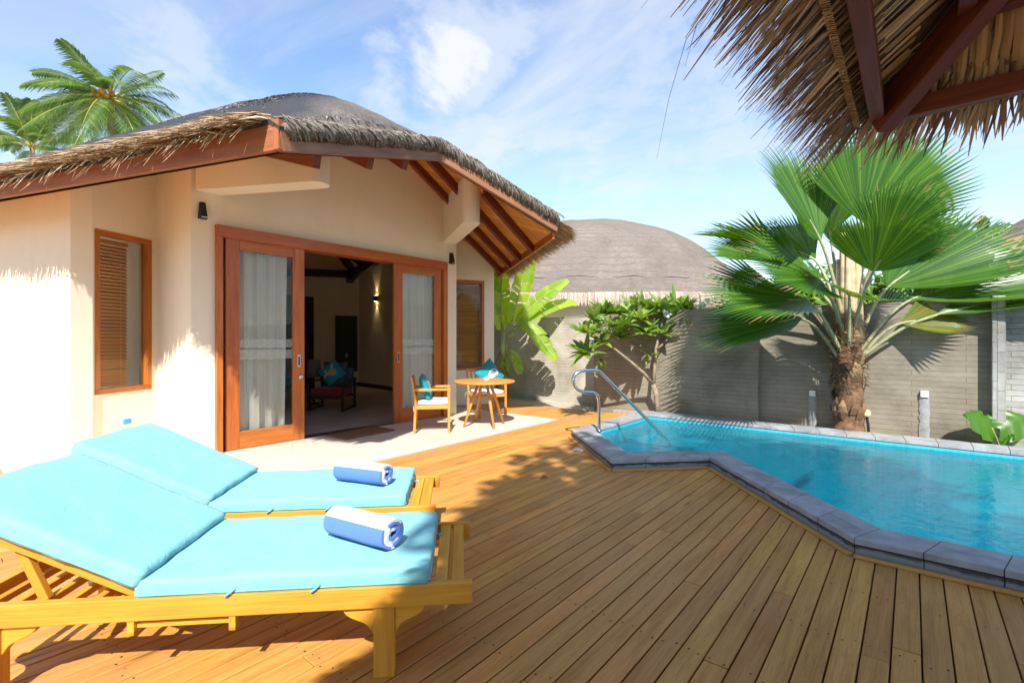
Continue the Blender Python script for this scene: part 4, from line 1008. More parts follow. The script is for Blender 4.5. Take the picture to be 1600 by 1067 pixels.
def make_chair():
    t = thing('patio_armchair', 'golden wooden armchair left of the round table, turned sideways', 'armchair', (0, 0, 0), 0, 'wooden patio armchairs')
    w, d = .56, .54        # local +x is the front
    for sx, sy in ((1, 1), (1, -1), (-1, 1), (-1, -1)):
        mb = MB()
        if sx > 0: mb.bar((d / 2 - .02, sy * (w / 2 - .02), 0), (d / 2 - .02, sy * (w / 2 - .02), .64), .036, .036, (0, 1, 0))
        else: mb.bar((-d / 2 + .01, sy * (w / 2 - .02), 0), (-d / 2 + .03, sy * (w / 2 - .02), .46), .036, .036, (0, 1, 0)); mb.bar((-d / 2 + .03, sy * (w / 2 - .02), .46), (-d / 2 - .035, sy * (w / 2 - .02), .84), .034, .034, (0, 1, 0))
        bevel(mb.build('leg', M['chairw'], t), .004)
    for sy in (1, -1):
        mb = MB(); mb.bar((-d / 2 + .01, sy * (w / 2 - .02), .648), (d / 2 + .005, sy * (w / 2 - .02), .648), .042, .034); bevel(mb.build('armrest', M['chairw'], t), .005)
    mb = MB()
    for sy in (1, -1): mb.bar((-d / 2 + .03, sy * (w / 2 - .02), .385), (d / 2 - .035, sy * (w / 2 - .02), .385), .026, .05)
    mb.bar((d / 2 - .02, -w / 2 + .04, .385), (d / 2 - .02, w / 2 - .04, .385), .026, .05); mb.bar((-d / 2 + .03, -w / 2 + .04, .385), (-d / 2 + .03, w / 2 - .04, .385), .026, .05)
    for k in range(6): mb.bar((-d / 2 + .05, -.2 + k * .08, .405), (d / 2 - .04, -.2 + k * .08, .405), .05, .014)
    bevel(mb.build('seat_frame', M['chairw'], t), .003)
    mb = MB()
    for z in (.82, .56): f = (z - .46) / .38; mb.bar((-d / 2 + .03 - .065 * f, -w / 2 + .02, z), (-d / 2 + .03 - .065 * f, w / 2 - .02, z), .026, .05)
    for k in range(5):
        y = -.18 + k * .09; mb.bar((-d / 2 + .03 - .065 * .26, y, .56), (-d / 2 + .03 - .065 * .95, y, .82), .03, .012, (1, 0, 0))
    bevel(mb.build('backrest', M['chairw'], t), .003)
    mb = MB(); mb.cushion((.02, 0, .445), (.47, .46, .065), None, (12, 12, 4), .026, .008, .005, 5); cu = mb.build('seat_cushion', M['offwhite'], t, None, True)
    for sy in (1, -1): mb = MB(); mb.tube([(-.20, sy * .22, .43), (-.26, sy * .27, .42), (-.27, sy * .30, .40), (-.265, sy * .315, .33)], .004, 5); mb.build('cushion_tie', M['offwhite'], cu)
    return t
def cd(x, y): return math.atan2(x * .6352 + y * .7724, x * .7724 - y * .6352)
ch = make_chair(); ch.location = (-5.72, 5.02, 0); ch.rotation_euler = (0, 0, cd(.98, .14))
ch2 = dup(ch, (-6.05, 6.62, 0), cd(-.42, -.9) + .95, 'golden wooden armchair behind the round table, backing the far window')
# throw pillows: a plump square standing on its corner or its edge, with a printed animal
def pillow(name, lab, size, mats, motif=None, group=None):
    s = size / 2; mb = MB(); n = 14
    def sh(a, b, sg):
        k = (1 - a * a) * (1 - b * b); pin = 1 - .07 * (1 - abs(a * b)) * (max(abs(a), abs(b)) ** 3)
        return V((sg * (.075 * max(0, k) ** .42), a * s * pin, b * s * pin))
    for sg in (-1, 1): mb.grid(lambda i, j: (sh(-1 + 2 * i / n, -1 + 2 * j / n, sg), (i / n, j / n + sg)), n + 1, n + 1)
    o = mb.build(name, mats[0], None, None, True); tag(o, lab, 'pillow', group)
    if motif:
        pr = MB()
        for poly, mi in motif:
            c = (sum(p[0] for p in poly) / len(poly), sum(p[1] for p in poly) / len(poly)); K = 4
            b = len(pr.v)
            for r in range(K + 1):
                for p in poly:
                    a_, b_ = c[0] + (p[0] - c[0]) * r / K, c[1] + (p[1] - c[1]) * r / K; q = sh(a_, b_, 1); pr.v.append((q.x + .0025 + .0008 * mi, q.y, q.z))
            m_ = len(poly)
            for r in range(K):
                for i in range(m_): pr.face([b + r * m_ + i, b + r * m_ + (i + 1) % m_, b + (r + 1) * m_ + (i + 1) % m_, b + (r + 1) * m_ + i], None, mi, True)
        pr.build('animal_print', mats[1:], o)
    return o
def ell(cx, cy, rx, ry, rot=0, n=18): return [(cx + rx * math.cos(t) * math.cos(rot) - ry * math.sin(t) * math.sin(rot), cy + rx * math.cos(t) * math.sin(rot) + ry * math.sin(t) * math.cos(rot)) for t in [2 * PI * k / n for k in range(n)]]
turtle = [(ell(.12, -.12, .42, .36, -.8), 0), (ell(-.32, .35, .16, .11, .6), 0), (ell(.45, .42, .36, .11, .95), 0), (ell(-.52, .02, .34, .10, .2), 0), (ell(.12, -.12, .34, .28, -.8), 1), (ell(.05, -.02, .10, .08), 2), (ell(.22, -.16, .10, .08), 2), (ell(.04, -.25, .09, .07), 2), (ell(.2, -.36, .07, .05), 2)]
whale = [([(-.75, -.2), (-.5, -.02), (-.25, .12), (.05, .25), (.4, .25), (.65, .02), (.62, -.3), (.3, -.42), (-.1, -.3), (-.4, -.32)], 0), ([(-.05, .1), (.2, .2), (.42, .16), (.55, -.05), (.4, -.22), (.1, -.12)], 1), ([(-.75, -.2), (-.92, .02), (-.68, -.02), (-.5, .18), (-.5, -.1)], 0), ([(.1, -.3), (.2, -.55), (.4, -.35)], 1)]
seadot = [(ell(0, -.1, .45, .42, .3), 0), (ell(.08, -.06, .18, .16), 1), ([(-.6, .5), (-.2, .3), (.3, .35), (.1, .15), (-.5, .2)], 0)]
p1 = pillow('throw_pillow', 'teal pillow with white print leaning on the left patio armchair', .42, [M['teal'], M['whiteprint'], M['tealbowl']], seadot, 'printed teal pillows')
M1 = ch.rotation_euler.z
p1.location = V((-5.72, 5.02, .665)) + V((math.cos(M1), math.sin(M1), 0)) * -.105; p1.rotation_euler = (0, -.30, M1)
p2 = pillow('throw_pillow', 'teal pillow with white whale print standing on its corner behind the table', .47, [M['teal'], M['whiteprint'], M['greyprint']], whale, 'printed teal pillows')
M2 = ch2.rotation_euler.z
p2.rotation_euler = (.62, -.3, M2); p2.location = V((-5.98, 6.70, .74)) + V((math.cos(M2), math.sin(M2), 0)) * -.11
# ------------------------------------------------------------------ inside the room
ar = thing('lounge_chair', 'dark framed lounge chair with burgundy seat inside the room', 'lounge chair', (-8.95, 5.22, 0), cd(-.05, -1))
mb = MB()
for sy in (-1, 1):
    y = sy * .34; mb.bar((.30, y, 0), (.30, y, .56), .04, .05, (0, 1, 0)); mb.bar((-.32, y, 0), (-.32, y, .62), .04, .05, (0, 1, 0)); mb.bar((-.34, y, .58), (.32, y, .57), .055, .03); mb.bar((-.30, y, .03), (.30, y, .03), .035, .04)
mb.bar((.28, -.34, .27), (.28, .34, .27), .03, .06); mb.bar((-.28, -.34, .27), (-.28, .34, .27), .03, .06); bevel(mb.build('frame', M['darkwood'], ar), .004)
mb = MB(); mb.cushion((0, 0, .37), (.64, .62, .15), None, (10, 10, 4), .03, .01, .003, 8); mb.build('seat', M['burgundy'], ar, None, True)
mb = MB(); mb.cushion((-.30, 0, .62), (.12, .62, .40), Matrix.Rotation(-.2, 3, 'Y'), (4, 10, 8), .04, .0, .003, 9); mb.build('backrest', M['greyblue'], ar, None, True)
AR = ar.rotation_euler.z; fv = V((math.cos(AR), math.sin(AR), 0)); sv = V((-fv.y, fv.x, 0))
p3 = pillow('throw_pillow', 'plain grey blue pillow behind the turtle pillow inside the room', .50, [M['greyblue']], None); p3.rotation_euler = (0, -.28, AR); p3.location = ar.location + fv * -.13 + V((0, 0, .70))
p4 = pillow('throw_pillow', 'teal pillow with tan sea turtle print on the burgundy seat', .42, [M['teal'], M['tan'], M['fibre'], M['tan']], turtle, 'printed teal pillows'); p4.rotation_euler = (.72, -.30, AR); p4.location = ar.location + fv * .01 + V((0, 0, .73))
sd = thing('side_table', 'small dark side table holding a fruit bowl inside the room', 'side table', tuple(ar.location + sv * -.66 + fv * .12), AR)
mb = MB(); mb.box((0, 0, .50), (.46, .46, .03)); bevel(mb.build('table_top', M['darkwood'], sd), .004)
for sx in (-1, 1):
    for sy in (-1, 1): mb = MB(); mb.bar((sx * .19, sy * .19, 0), (sx * .17, sy * .17, .485), .035, .035, (0, 1, 0)); mb.build('leg', M['darkwood'], sd)
bw = MB(); bw.lathe([(.05, 0), (.055, .012), (.10, .035), (.135, .075), (.128, .076), (.09, .04), (.001, .025)], (0, 0, 0), 28)
bwl = tag(bw.build('fruit_bowl', M['tealbowl']), 'teal glazed bowl of fruit on the dark side table', 'bowl'); bwl.location = V(sd.location) + fv * .02 + V((0, 0, .515))
for k in range(6):
    f_ = MB(); f_.lathe([(.002, -.034), (.02, -.028), (.033, -.008), (.034, .008), (.02, .029), (.002, .034)], (0, 0, 0), 14); a = k * 1.05
    o = tag(f_.build('fruit', M['fruit']), 'round yellow green fruit heaped in the teal bowl', 'fruit', 'fruit in the teal bowl'); o.location = V(bwl.location) + V((.055 * math.cos(a) * (k < 5), .055 * math.sin(a) * (k < 5), .078 + .03 * (k == 5)))
fl = thing('floor_lamp', 'dim lamp with a tall linen shade in the dark room corner', 'lamp', tuple(ar.location + sv * -.72 + fv * -.75), 0)
mb = MB(); mb.lathe([(.14, 0), (.14, .02), (.02, .03), (.015, .6)], (0, 0, 0), 20); mb.build('stand', M['darkwood'], fl)
mb = MB(); mb.lathe([(.15, .58), (.13, .95)], (0, 0, 0), 28); mb.build('lamp_shade', M['lampshade'], fl)
# niche panel and sconce on the curved inner wall
def inner(px_, z, out_=.02):
    c, s = .7724, .6352; r = (px_ - 800) / 760; dx, dy = r * c - s, r * s + c
    for a, b in zip(pts_iw, pts_iw[1:]):
        a, b = V(a), V(b); e = b - a; den = dx * e.y - dy * e.x
        t = (a.x * e.y - a.y * e.x) / den; q = V((dx * t, dy * t)); u = (q - a).dot(e) / e.dot(e)
        if 0 <= u <= 1:
            n_ = V((e.y, -e.x)).normalized()
            if n_.y > 0: n_ = -n_
            return V((q.x + n_.x * out_, q.y + n_.y * out_, z)), V((n_.x, n_.y, 0)), e.normalized()
pts_iw = [(-7.9, 6.75), (-8.6, 7.30), (-9.6, 7.72), (-11.2, 8.16), (-12.8, 8.35), (-13.35, 7.25), (-13.4, 6.9)]
q, n_, e_ = inner(541, 0, .03)
pn = thing('wall_cabinet', 'narrow dark cabinet niche on the curved inner wall', 'cabinet', (q.x, q.y, .45), math.atan2(e_.y, e_.x))
mb = MB(); mb.box((0, 0, .82), (.62, .06, 1.65)); bevel(mb.build('cabinet_body', M['darkwood'], pn), .006)
mb = MB(); mb.box((0, .04, .95), (.48, .03, 1.25)); mb.build('recess', M['lampblk'], pn)
mb = MB(); mb.box((0, -.05, .40), (.5, .06, .02)); mb.build('shelf', M['darkwood'], pn)
bt = MB(); bt.lathe([(.03, 0), (.034, .01), (.034, .09), (.012, .12), (.012, .15)], (0, 0, 0), 14)
o = tag(bt.build('bottle', M['ceramic']), 'small pale bottle on the shelf of the dark cabinet', 'bottle'); o.location = (q.x + n_.x * .07, q.y + n_.y * .07, .865)
q, n_, e_ = inner(589, 2.55, .0)
sc_ = thing('wall_sconce', 'lit up and down sconce on the curved inner wall', 'sconce', tuple(q), math.atan2(n_.y, n_.x))
mb = MB(); mb.box((.05, 0, 0), (.08, .09, .15)); bevel(mb.build('housing', M['lampblk'], sc_), .004)
for z in (-.0765, .0765): mb = MB(); mb.box((.05, 0, z), (.05, .06, .002)); mb.build('bulb', M['glow'], sc_)
for zz, dz in ((.09, 1), (-.09, -1)):
    L = bpy.data.lights.new('sconce_light', 'SPOT'); L.energy = 5; L.color = (1, .72, .34); L.spot_size = 1.0; L.spot_blend = .6; L.shadow_soft_size = .02
    lo = bpy.data.objects.new('sconce_light', L); COL.objects.link(lo); lo.location = q + n_ * .055 + V((0, 0, zz)); lo.rotation_euler = (PI if dz > 0 else 0, 0, 0)

# ------------------------------------------------------------------ garden walls
def gwall(name, x0, x1, y, top, m, lab, th=.2):
    t = MB(); L = x1 - x0
    t.poly([(x0, y, -.1), (x1, y, -.1), (x1, y, top), (x0, y, top)], [(x0, -.1), (x1, -.1), (x1, top), (x0, top)])
    t.poly([(x1, y + th, -.1), (x0, y + th, -.1), (x0, y + th, top), (x1, y + th, top)], [(x1, -.1), (x0, -.1), (x0, top), (x1, top)])
    for x in (x0, x1): q = [(x, y, -.1), (x, y, top), (x, y + th, top), (x, y + th, -.1)]; t.poly(q if x == x0 else q[::-1], [(p[1], p[2]) for p in q])
    nseg = max(2, int(L / .15)); r2 = random.Random(int(abs(x0 * 10)))
    b = len(t.v)
    for k in range(nseg + 1):
        x = x0 + L * k / nseg; z = top + .012 + .008 * noise.noise(V((x * 3, 1, 1))); t.v += [(x, y - .008, top - .005), (x, y - .008, z), (x, y + th + .005, z)]
    for k in range(nseg):
        for j in range(2): a = b + k * 3 + j; t.face([a, a + 3, a + 4, a + 1])
    return tag(t.build(name, m, None, (x0 + L / 2, y, 0)), lab, 'wall', 'grey garden wall sections')
gwall('garden_wall', -12.5, -4.9, 9.37, 1.90, M['gwall_sun_tone'], 'garden wall section behind the banana plant, sunlight painted into its colour')
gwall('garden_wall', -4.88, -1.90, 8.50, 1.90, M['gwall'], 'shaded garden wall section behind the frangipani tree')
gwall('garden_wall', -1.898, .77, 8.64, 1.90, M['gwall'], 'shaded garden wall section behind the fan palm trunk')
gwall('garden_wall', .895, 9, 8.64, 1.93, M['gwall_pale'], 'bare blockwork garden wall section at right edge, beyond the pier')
t = MB(); t.box((.8325, 8.62, .92), (.123, .26, 2.04)); tag(bevel(t.build('wall_pier', M['gwall_pale'], None, (.8325, 8.62, 0)), .01), 'narrow grey pier projecting between the two right hand wall sections', 'pier')
# boxes, conduits and lights on the wall
def outlet(x, z0, lab, zt):
    t = thing('wall_socket', lab, 'socket', (x, 8.64, 0), 0, 'sockets on plastered conduits')
    mb = MB(); nv = 12
    mb.grid(lambda i, j: ((x * 0 + (-.055 + .11 * i / 6) * (1 + .35 * noise.noise(V((x, j * .9, i > 3)))) , -.012 - .012 * math.sin(PI * i / 6), .05 + (zt - .12) * j / nv), (i * .02, j * .05)), 7, nv + 1)
    mb.build('conduit_patch', M['concrete'], t)
    mb = MB(); mb.box((0, -.022, zt - .04), (.085, .045, .085)); bx_ = bevel(mb.build('back_box', M['white'], t), .006)
    mb = MB()
    for sx in (-.02, .02): mb.box((sx, -.047, zt - .04), (.006, .006, .006))
    mb.build('screw', M['screw'], bx_); return t
outlet(-1.17, 0, 'white socket on a grey conduit left of the fan palm trunk', .62); outlet(.13, 0, 'white socket on a grey conduit strip right of the fan palm', .70)
gl_ = thing('garden_spotlight', 'small cream garden spotlight on a black tube beside the palm trunk', 'spotlight', (-.47, 8.42, .055), 0, None)
mb = MB(); mb.tube(smooth([(0, 0, -.02), (.0, .0, .12), (-.015, .01, .22), (-.02, .0, .27)]), .017, 10); mb.build('tube', M['black'], gl_)
mb = MB(); mb.lathe([(.012, -.03), (.045, -.03), (.05, -.015), (.05, .015), (.04, .03), (.002, .034)], (0, 0, 0), 20); Rm = Matrix.Rotation(-PI / 2 + .3, 3, 'X') if False else Matrix.Rotation(PI / 2 - .35, 3, 'X'); mb.v = [tuple(Rm @ V(v) + V((-.02, -.02, .31))) for v in mb.v]; mb.build('lamp_head', M['cream'], gl_)
mb = MB(); mb.box((0, 0, 0), (.07, .07, .16)); o = tag(bevel(mb.build('wall_lamp', M['lampblk']), .006), 'small dark box lamp on the sunlit garden wall', 'wall lamp'); o.location = (-6.62, 9.34, 1.42)
# ------------------------------------------------------------------ plants
CR = V((.7724, .6352, 0)); CF = V((-.6352, .7724, 0)); UP = V((0, 0, 1))     # right, away, up as seen from the terrace
def cv(r, f, u): return CR * r + CF * f + UP * u
def fan_leaf(mb, hub, axis, normal, R, half, nseg=44, cup=.25, fuse=.66, tipdroop=.25, mtip=None):
    """pleated fan leaf; hub at the end of its stalk, axis = direction of the middle ray, normal = upper side"""
    ax = V(axis).normalized(); nr = V(normal); nr = (nr - ax * nr.dot(ax)).normalized(); sd = ax.cross(nr)
    for k in range(nseg):
        a = -half + 2 * half * (k + .5) / nseg; da = half / nseg
        Rk = R * (1 - .22 * abs(a / half) ** 2.5) * rnd.uniform(.96, 1.03)
        def pt(r, ang, lift=0.0):
            c = (r / R); p = V(hub) + (ax * math.cos(ang) + sd * math.sin(ang)) * r
            p += nr * (cup * R * (c * c) * (abs(ang) / half) ** 2 - tipdroop * R * max(0, c - .6) ** 2 * 1.3 + lift)
            p += ax * (.10 * R * c * (1 - abs(ang / half)))
            return p
        rs_ = [.02, .25, .5, fuse]; b = len(mb.v)
        for r in rs_:
            r *= Rk; w = r * da; mb.v += [tuple(pt(r, a - da)), tuple(pt(r, a, w * .55)), tuple(pt(r, a + da))]
        dr_ = rnd.uniform(-.02, .05) * R
        wt = .62 * fuse * da
        for r, f in ((.87, .62), (.97, .25)):
            rr = r * Rk; mb.v += [tuple(pt(rr, a - da * fuse / r * f, -dr_ * (r - fuse))), tuple(pt(rr, a, rr * da * .3 * f - dr_ * (r - fuse))), tuple(pt(rr, a + da * fuse / r * f, -dr_ * (r - fuse)))]
        mb.v.append(tuple(pt(1.05 * Rk, a + rnd.uniform(-.3, .3) * da, -dr_ * .6)))
        mi = 1 if (mtip and rnd.random() < mtip) else 0
        for i in range(5):
            for j in range(2):
                q = b + i * 3 + j; mb.face([q, q + 1, q + 4, q + 3], [(rs_[min(i, 3)] * R, j * .04), (rs_[min(i, 3)] * R, j * .04 + .04), (rs_[min(i, 3)] * R + .2, j * .04 + .04), (rs_[min(i, 3)] * R + .2, j * .04)], mi if i > 3 else 0)
        q = b + 15
        for j in range(2): mb.face([q + j, q + j + 1, b + 18], None, mi)
def fan_palm():
    bx, by = -.70, 8.44; base = V((bx, by, .03))
    t = thing('fan_palm', 'short fan palm with huge pleated green leaves beside the pool', 'palm', tuple(base), 0, None, True)
    mb = MB(); pts, rad = [], []
    for k in range(34):
        z = .03 + 1.42 * k / 33; f = k / 33; pts.append((bx + .03 * f - .04 * f * f, by - .02 * f, z)); rad.append((.182 - .035 * f + .05 * max(0, .12 - f) * 5) * (1 + .05 * (k % 3 == 0) - .03 * (k % 3 == 1)))
    mb.tube(pts, rad, 22, 0, True, .045); mb.build('trunk', M['bark'], t)
    fb = MB()
    for _ in range(420):
        a = rnd.uniform(0, 6.28); z = rnd.uniform(.75, 1.75); r = .19; p = V((bx + r * math.cos(a), by - .02 + r * math.sin(a), z)); tg = V((-math.sin(a), math.cos(a), rnd.uniform(-.5, .5)))
        fb.ribbon([p, p + tg * .08 + V((math.cos(a), math.sin(a), 0)) * .015, p + tg * .17 + UP * rnd.uniform(-.06, .02)], [.012, .01, .003], (math.cos(a), math.sin(a), .5))
    for _ in range(46):
        a = rnd.uniform(0, 6.28); z = rnd.uniform(.25, 1.5); r = .195 - .03 * z; o_ = V((math.cos(a), math.sin(a), 0)); p = V((bx, by - .01, z)) + o_ * r
        fb.ribbon([p - UP * .06, p + o_ * .03 + UP * .03, p + o_ * .02 + UP * .12], [.11, .10, .02], (-math.sin(a), math.cos(a), 0), 0, .2)
    fb.build('trunk_fibre', M['fibre'], t)
    cr = MB()
    for k in range(11):
        a = k * 2.4; r = .08 + .05 * (k % 3) / 2; cr.tube([(bx + r * math.cos(a), by + r * math.sin(a), 1.35), (bx + r * .9 * math.cos(a), by + r * .9 * math.sin(a), 1.9), (bx + r * 1.15 * math.cos(a), by + r * 1.15 * math.sin(a), 2.55 + .12 * (k % 4))], [.07, .055, .03], 8)
    cr.build('crown_shaft', M['crownshaft'], t)
    C0 = V((bx, by, 0))
    # hub offset (right, away, z), axis, normal, radius, half angle
    LV = [((-.47, -.12, 2.78), (-.50, -.05, .85), (.45, -.85, .45), .98, 1.45, 0),   # big upper left
          ((.06, -.18, 3.03), (.34, -.12, .93), (-.25, -.92, .25), .98, 1.5, 0),       # big upper right
          ((-.10, .25, 2.95), (-.10, .35, .93), (.1, -.9, .3), .95, 1.2, 1),         # pale young leaf behind
          ((-.62, .35, 2.73), (-.97, .10, .22), (.1, -.15, .97), .98, .85, 0),        # narrow one to the left
          ((-.95, .0, 2.50), (-.96, -.12, .10), (.0, -.45, .9), .78, 1.2, 0),
          ((-.62, -.35, 2.22), (-.90, -.35, .12), (-.1, -.75, .65), .86, 1.35, 0),
          ((-.70, -.2, 1.95), (-.97, -.25, -.05), (-.1, -.55, .83), 1.02, 1.15, 0),    # lower left
          ((-.60, .1, 1.72), (-.96, .15, -.22), (-.1, -.45, .88), .98, 1.1, 0),
          ((-.10, -.60, 2.28), (-.12, -.62, .45), (.0, -.55, .83), .66, 1.5, 0),      # facing the pool
          ((.10, -.45, 2.62), (.25, -.55, .55), (.0, -.8, .6), .62, 1.5, 0),
          ((-.25, .35, 2.6), (-.6, .5, .5), (.2, -.8, .5), .8, 1.4, 0), ((.35, .35, 2.6), (.55, .45, .55), (-.3, -.8, .5), .8, 1.4, 0),
          ((.42, -.15, 2.12), (.80, -.10, .62), (-.35, -.72, .55), 1.08, 1.2, 0),      # right, raised
          ((.62, -.30, 1.95), (.93, -.25, .32), (-.2, -.65, .72), 1.25, .95, 0),       # long right
          ((.75, -.55, 1.72), (.92, -.35, .26), (-.15, -.55, .82), 1.42, .62, 0),
          ((.45, -.35, 1.62), (.9, -.35, .16), (-.1, -.8, .6), .52, 1.0, 2),         # yellowing one
          ((.35, .05, 1.52), (.85, .1, .12), (-.1, -.7, .7), .9, 1.0, 0),
          ((-.30, -.45, 1.98), (-.55, -.65, .05), (-.1, -.7, .7), .7, 1.3, 0), ((.05, .4, 2.0), (.2, .9, .3), (0, -.4, .9), .9, 1.2, 0), ((-.35, .45, 2.0), (-.5, .8, .2), (0, -.4, .9), .9, 1.2, 0)]
    for (h, ax, nr, R, half, kind) in LV:
        hub = C0 + CR * h[0] + CF * h[1] + UP * h[2]
        pe = MB(); a0 = V((bx, by, 0)) + (CR * h[0] + CF * h[1]).normalized() * .12 + UP * max(1.12, min(1.75, h[2] - .75)); mid_ = a0.lerp(hub, .55) + UP * .09
        ps = smooth([tuple(a0), tuple(mid_), tuple(hub), tuple(hub + cv(*ax).normalized() * R * .35)]); nn_ = len(ps); pe.tube(ps, [.030 * (1 - .75 * i / nn_) for i in range(nn_)], 7)
        lf_ = MB(); R *= 1.42; half *= .80; fan_leaf(lf_, hub, cv(*ax), cv(*nr), R, half, int(46 * half), .42, .75, .22, .16)
        o = lf_.build('leaf', [M['fan_y'] if kind == 1 else M['fan'], M['fan_tip']], t)
        if kind == 2: o.data.materials[0] = M['yl']; o['label'] = 'yellowing orange fan leaf'
        if kind == 1: o['label'] = 'pale young fan leaf'
        pe.build('leaf_stalk', M['petiole'], o)
M['yl'] = leafmat('yellowing_leaf', (.06, .15, .015), (.16, .18, .02), (.36, .18, .03), .45, .35)
fan_palm()

def blade(mb, base, d, nrm, L, W, droop=.2, fold=.3, n=5, prof=None, m=0):
    """one leaf blade"""
    d = V(d).normalized(); nrm = V(nrm); nrm = (nrm - d * nrm.dot(d)).normalized(); sd = d.cross(nrm); pts, ws = [], []
    for k in range(n + 1):
        f = k / n; pts.append(V(base) + d * L * f - UP * droop * L * f * f); w = (prof(f) if prof else math.sin(PI * min(.97, f * .86 + .1)) ** .8); ws.append(max(.004, W * w))
    mb.ribbon(pts, ws, sd, m, -fold)
def frangipani():
    B0 = V((-3.53, 8.33, .02)); t = thing('frangipani_tree', 'small frangipani tree with rosettes of green leaves on bare branches', 'tree', tuple(B0), 0, None, True)
    def w(px, py, dd=0.0):
        D = 8.63 + dd; return CR * ((px - 800) / 760 * D) + CF * D + UP * (1.4 + (530 - py) / 760 * D)
    br = [([(1028, 652), (1026, 618), (1020, 600)], .05, .042), ([(1020, 600), (1005, 582), (985, 565), (960, 545), (935, 530)], .036, .014, -.3), ([(985, 566), (968, 540), (955, 520)], .024, .013, -.1), ([(1021, 602), (1023, 575), (1025, 545), (1030, 525)], .032, .024, .05), ([(1030, 526), (1015, 512), (1003, 500)], .02, .012, -.2), ([(1025, 560), (1005, 548), (985, 535), (970, 522)], .018, .01, .2), ([(1028, 545), (1048, 525), (1060, 505)], .02, .013, .15), ([(1030, 527), (1040, 510), (1030, 490)], .018, .011, .3), ([(960, 545), (940, 550), (920, 548)], .014, .01, -.5), ([(955, 522), (930, 518), (915, 505)], .014, .01, -.5), ([(955, 522), (950, 505), (955, 492)], .014, .01, .1), ([(1060, 506), (1075, 490), (1078, 478)], .013, .01, .2)]
    tk = MB()
    for e in br:
        ps, r0, r1 = e[:3]; dd = e[3] if len(e) > 3 else 0; n_ = len(ps)
        P_ = [w(x, y, dd * i / (n_ - 1)) for i, (x, y) in enumerate(ps)]
        tk.tube(P_, [r0 + (r1 - r0) * i / (n_ - 1) for i in range(n_)], 10, 0, True, .05)
    tk.build('trunk', M['greybark'], t)
    lv = MB(); fl_ = MB()
    ros = [(925, 500, -.5), (912, 520, -.6), (915, 552, -.5), (940, 535, -.3), (955, 512, -.1), (945, 490, .1), (958, 490, .1), (975, 510, -.4), (985, 492, .2), (1000, 500, -.3), (1003, 478, .1), (1020, 492, .3), (1010, 520, -.3), (1050, 505, .2), (1065, 500, .1), (1070, 480, .2), (1055, 475, .4), (1082, 490, .1), (970, 528, .2), (1035, 480, .4), (930, 515, .2), (990, 478, .5)]
    for _ in range(7):
        a = rnd.uniform(0, 6.28); q = rnd.random() ** .5; ros.append((985 + 92 * q * math.cos(a), 510 + 34 * q * math.sin(a) + 14 * math.cos(a) * -1, rnd.uniform(-.4, .4)))
    for (px, py, dd) in ros:
        c = w(px, py, dd); m_ = rnd.randint(20, 28); ax = (UP + cv(rnd.uniform(-.5, .5), rnd.uniform(-.6, .2), 0)).normalized(); x = ax.orthogonal().normalized(); y = ax.cross(x)
        for k in range(m_):
            a = k * 2.4 + rnd.uniform(-.2, .2); el = rnd.uniform(.1, 1.05); d = (x * math.cos(a) + y * math.sin(a)) * math.cos(el) + ax * math.sin(el)
            blade(lv, c, d, ax, rnd.uniform(.26, .42), rnd.uniform(.075, .11), rnd.uniform(.05, .35), .3, 5, lambda f: math.sin(PI * min(1, f ** .8 * .95 + .03)) ** .7)
    for (px, py) in ((1013, 552), (938, 560)):
        for k in range(7): blade(lv, w(px, py), cv(rnd.uniform(-1, 1), rnd.uniform(-1, .3), rnd.uniform(-.5, .6)), UP, .22, .06, .3, .3)
    lv.build('foliage', M['plum'], t)
    for (px, py) in ((1096, 476), (1104, 470), (1088, 482), (1100, 482), (940, 498), (1042, 490)):
        c = w(px, py, -.1)
        for k in range(9):
            cc = c + V((rnd.uniform(-.06, .06), rnd.uniform(-.06, .06), rnd.uniform(-.05, .05)))
            for q in range(5): a = q * 1.256; blade(fl_, cc, cv(math.cos(a), -.4, math.sin(a)), cv(0, -1, 0), .032, .024, 0, .1, 2)
    fl_.build('blossom', M['petal'], t)
frangipani()

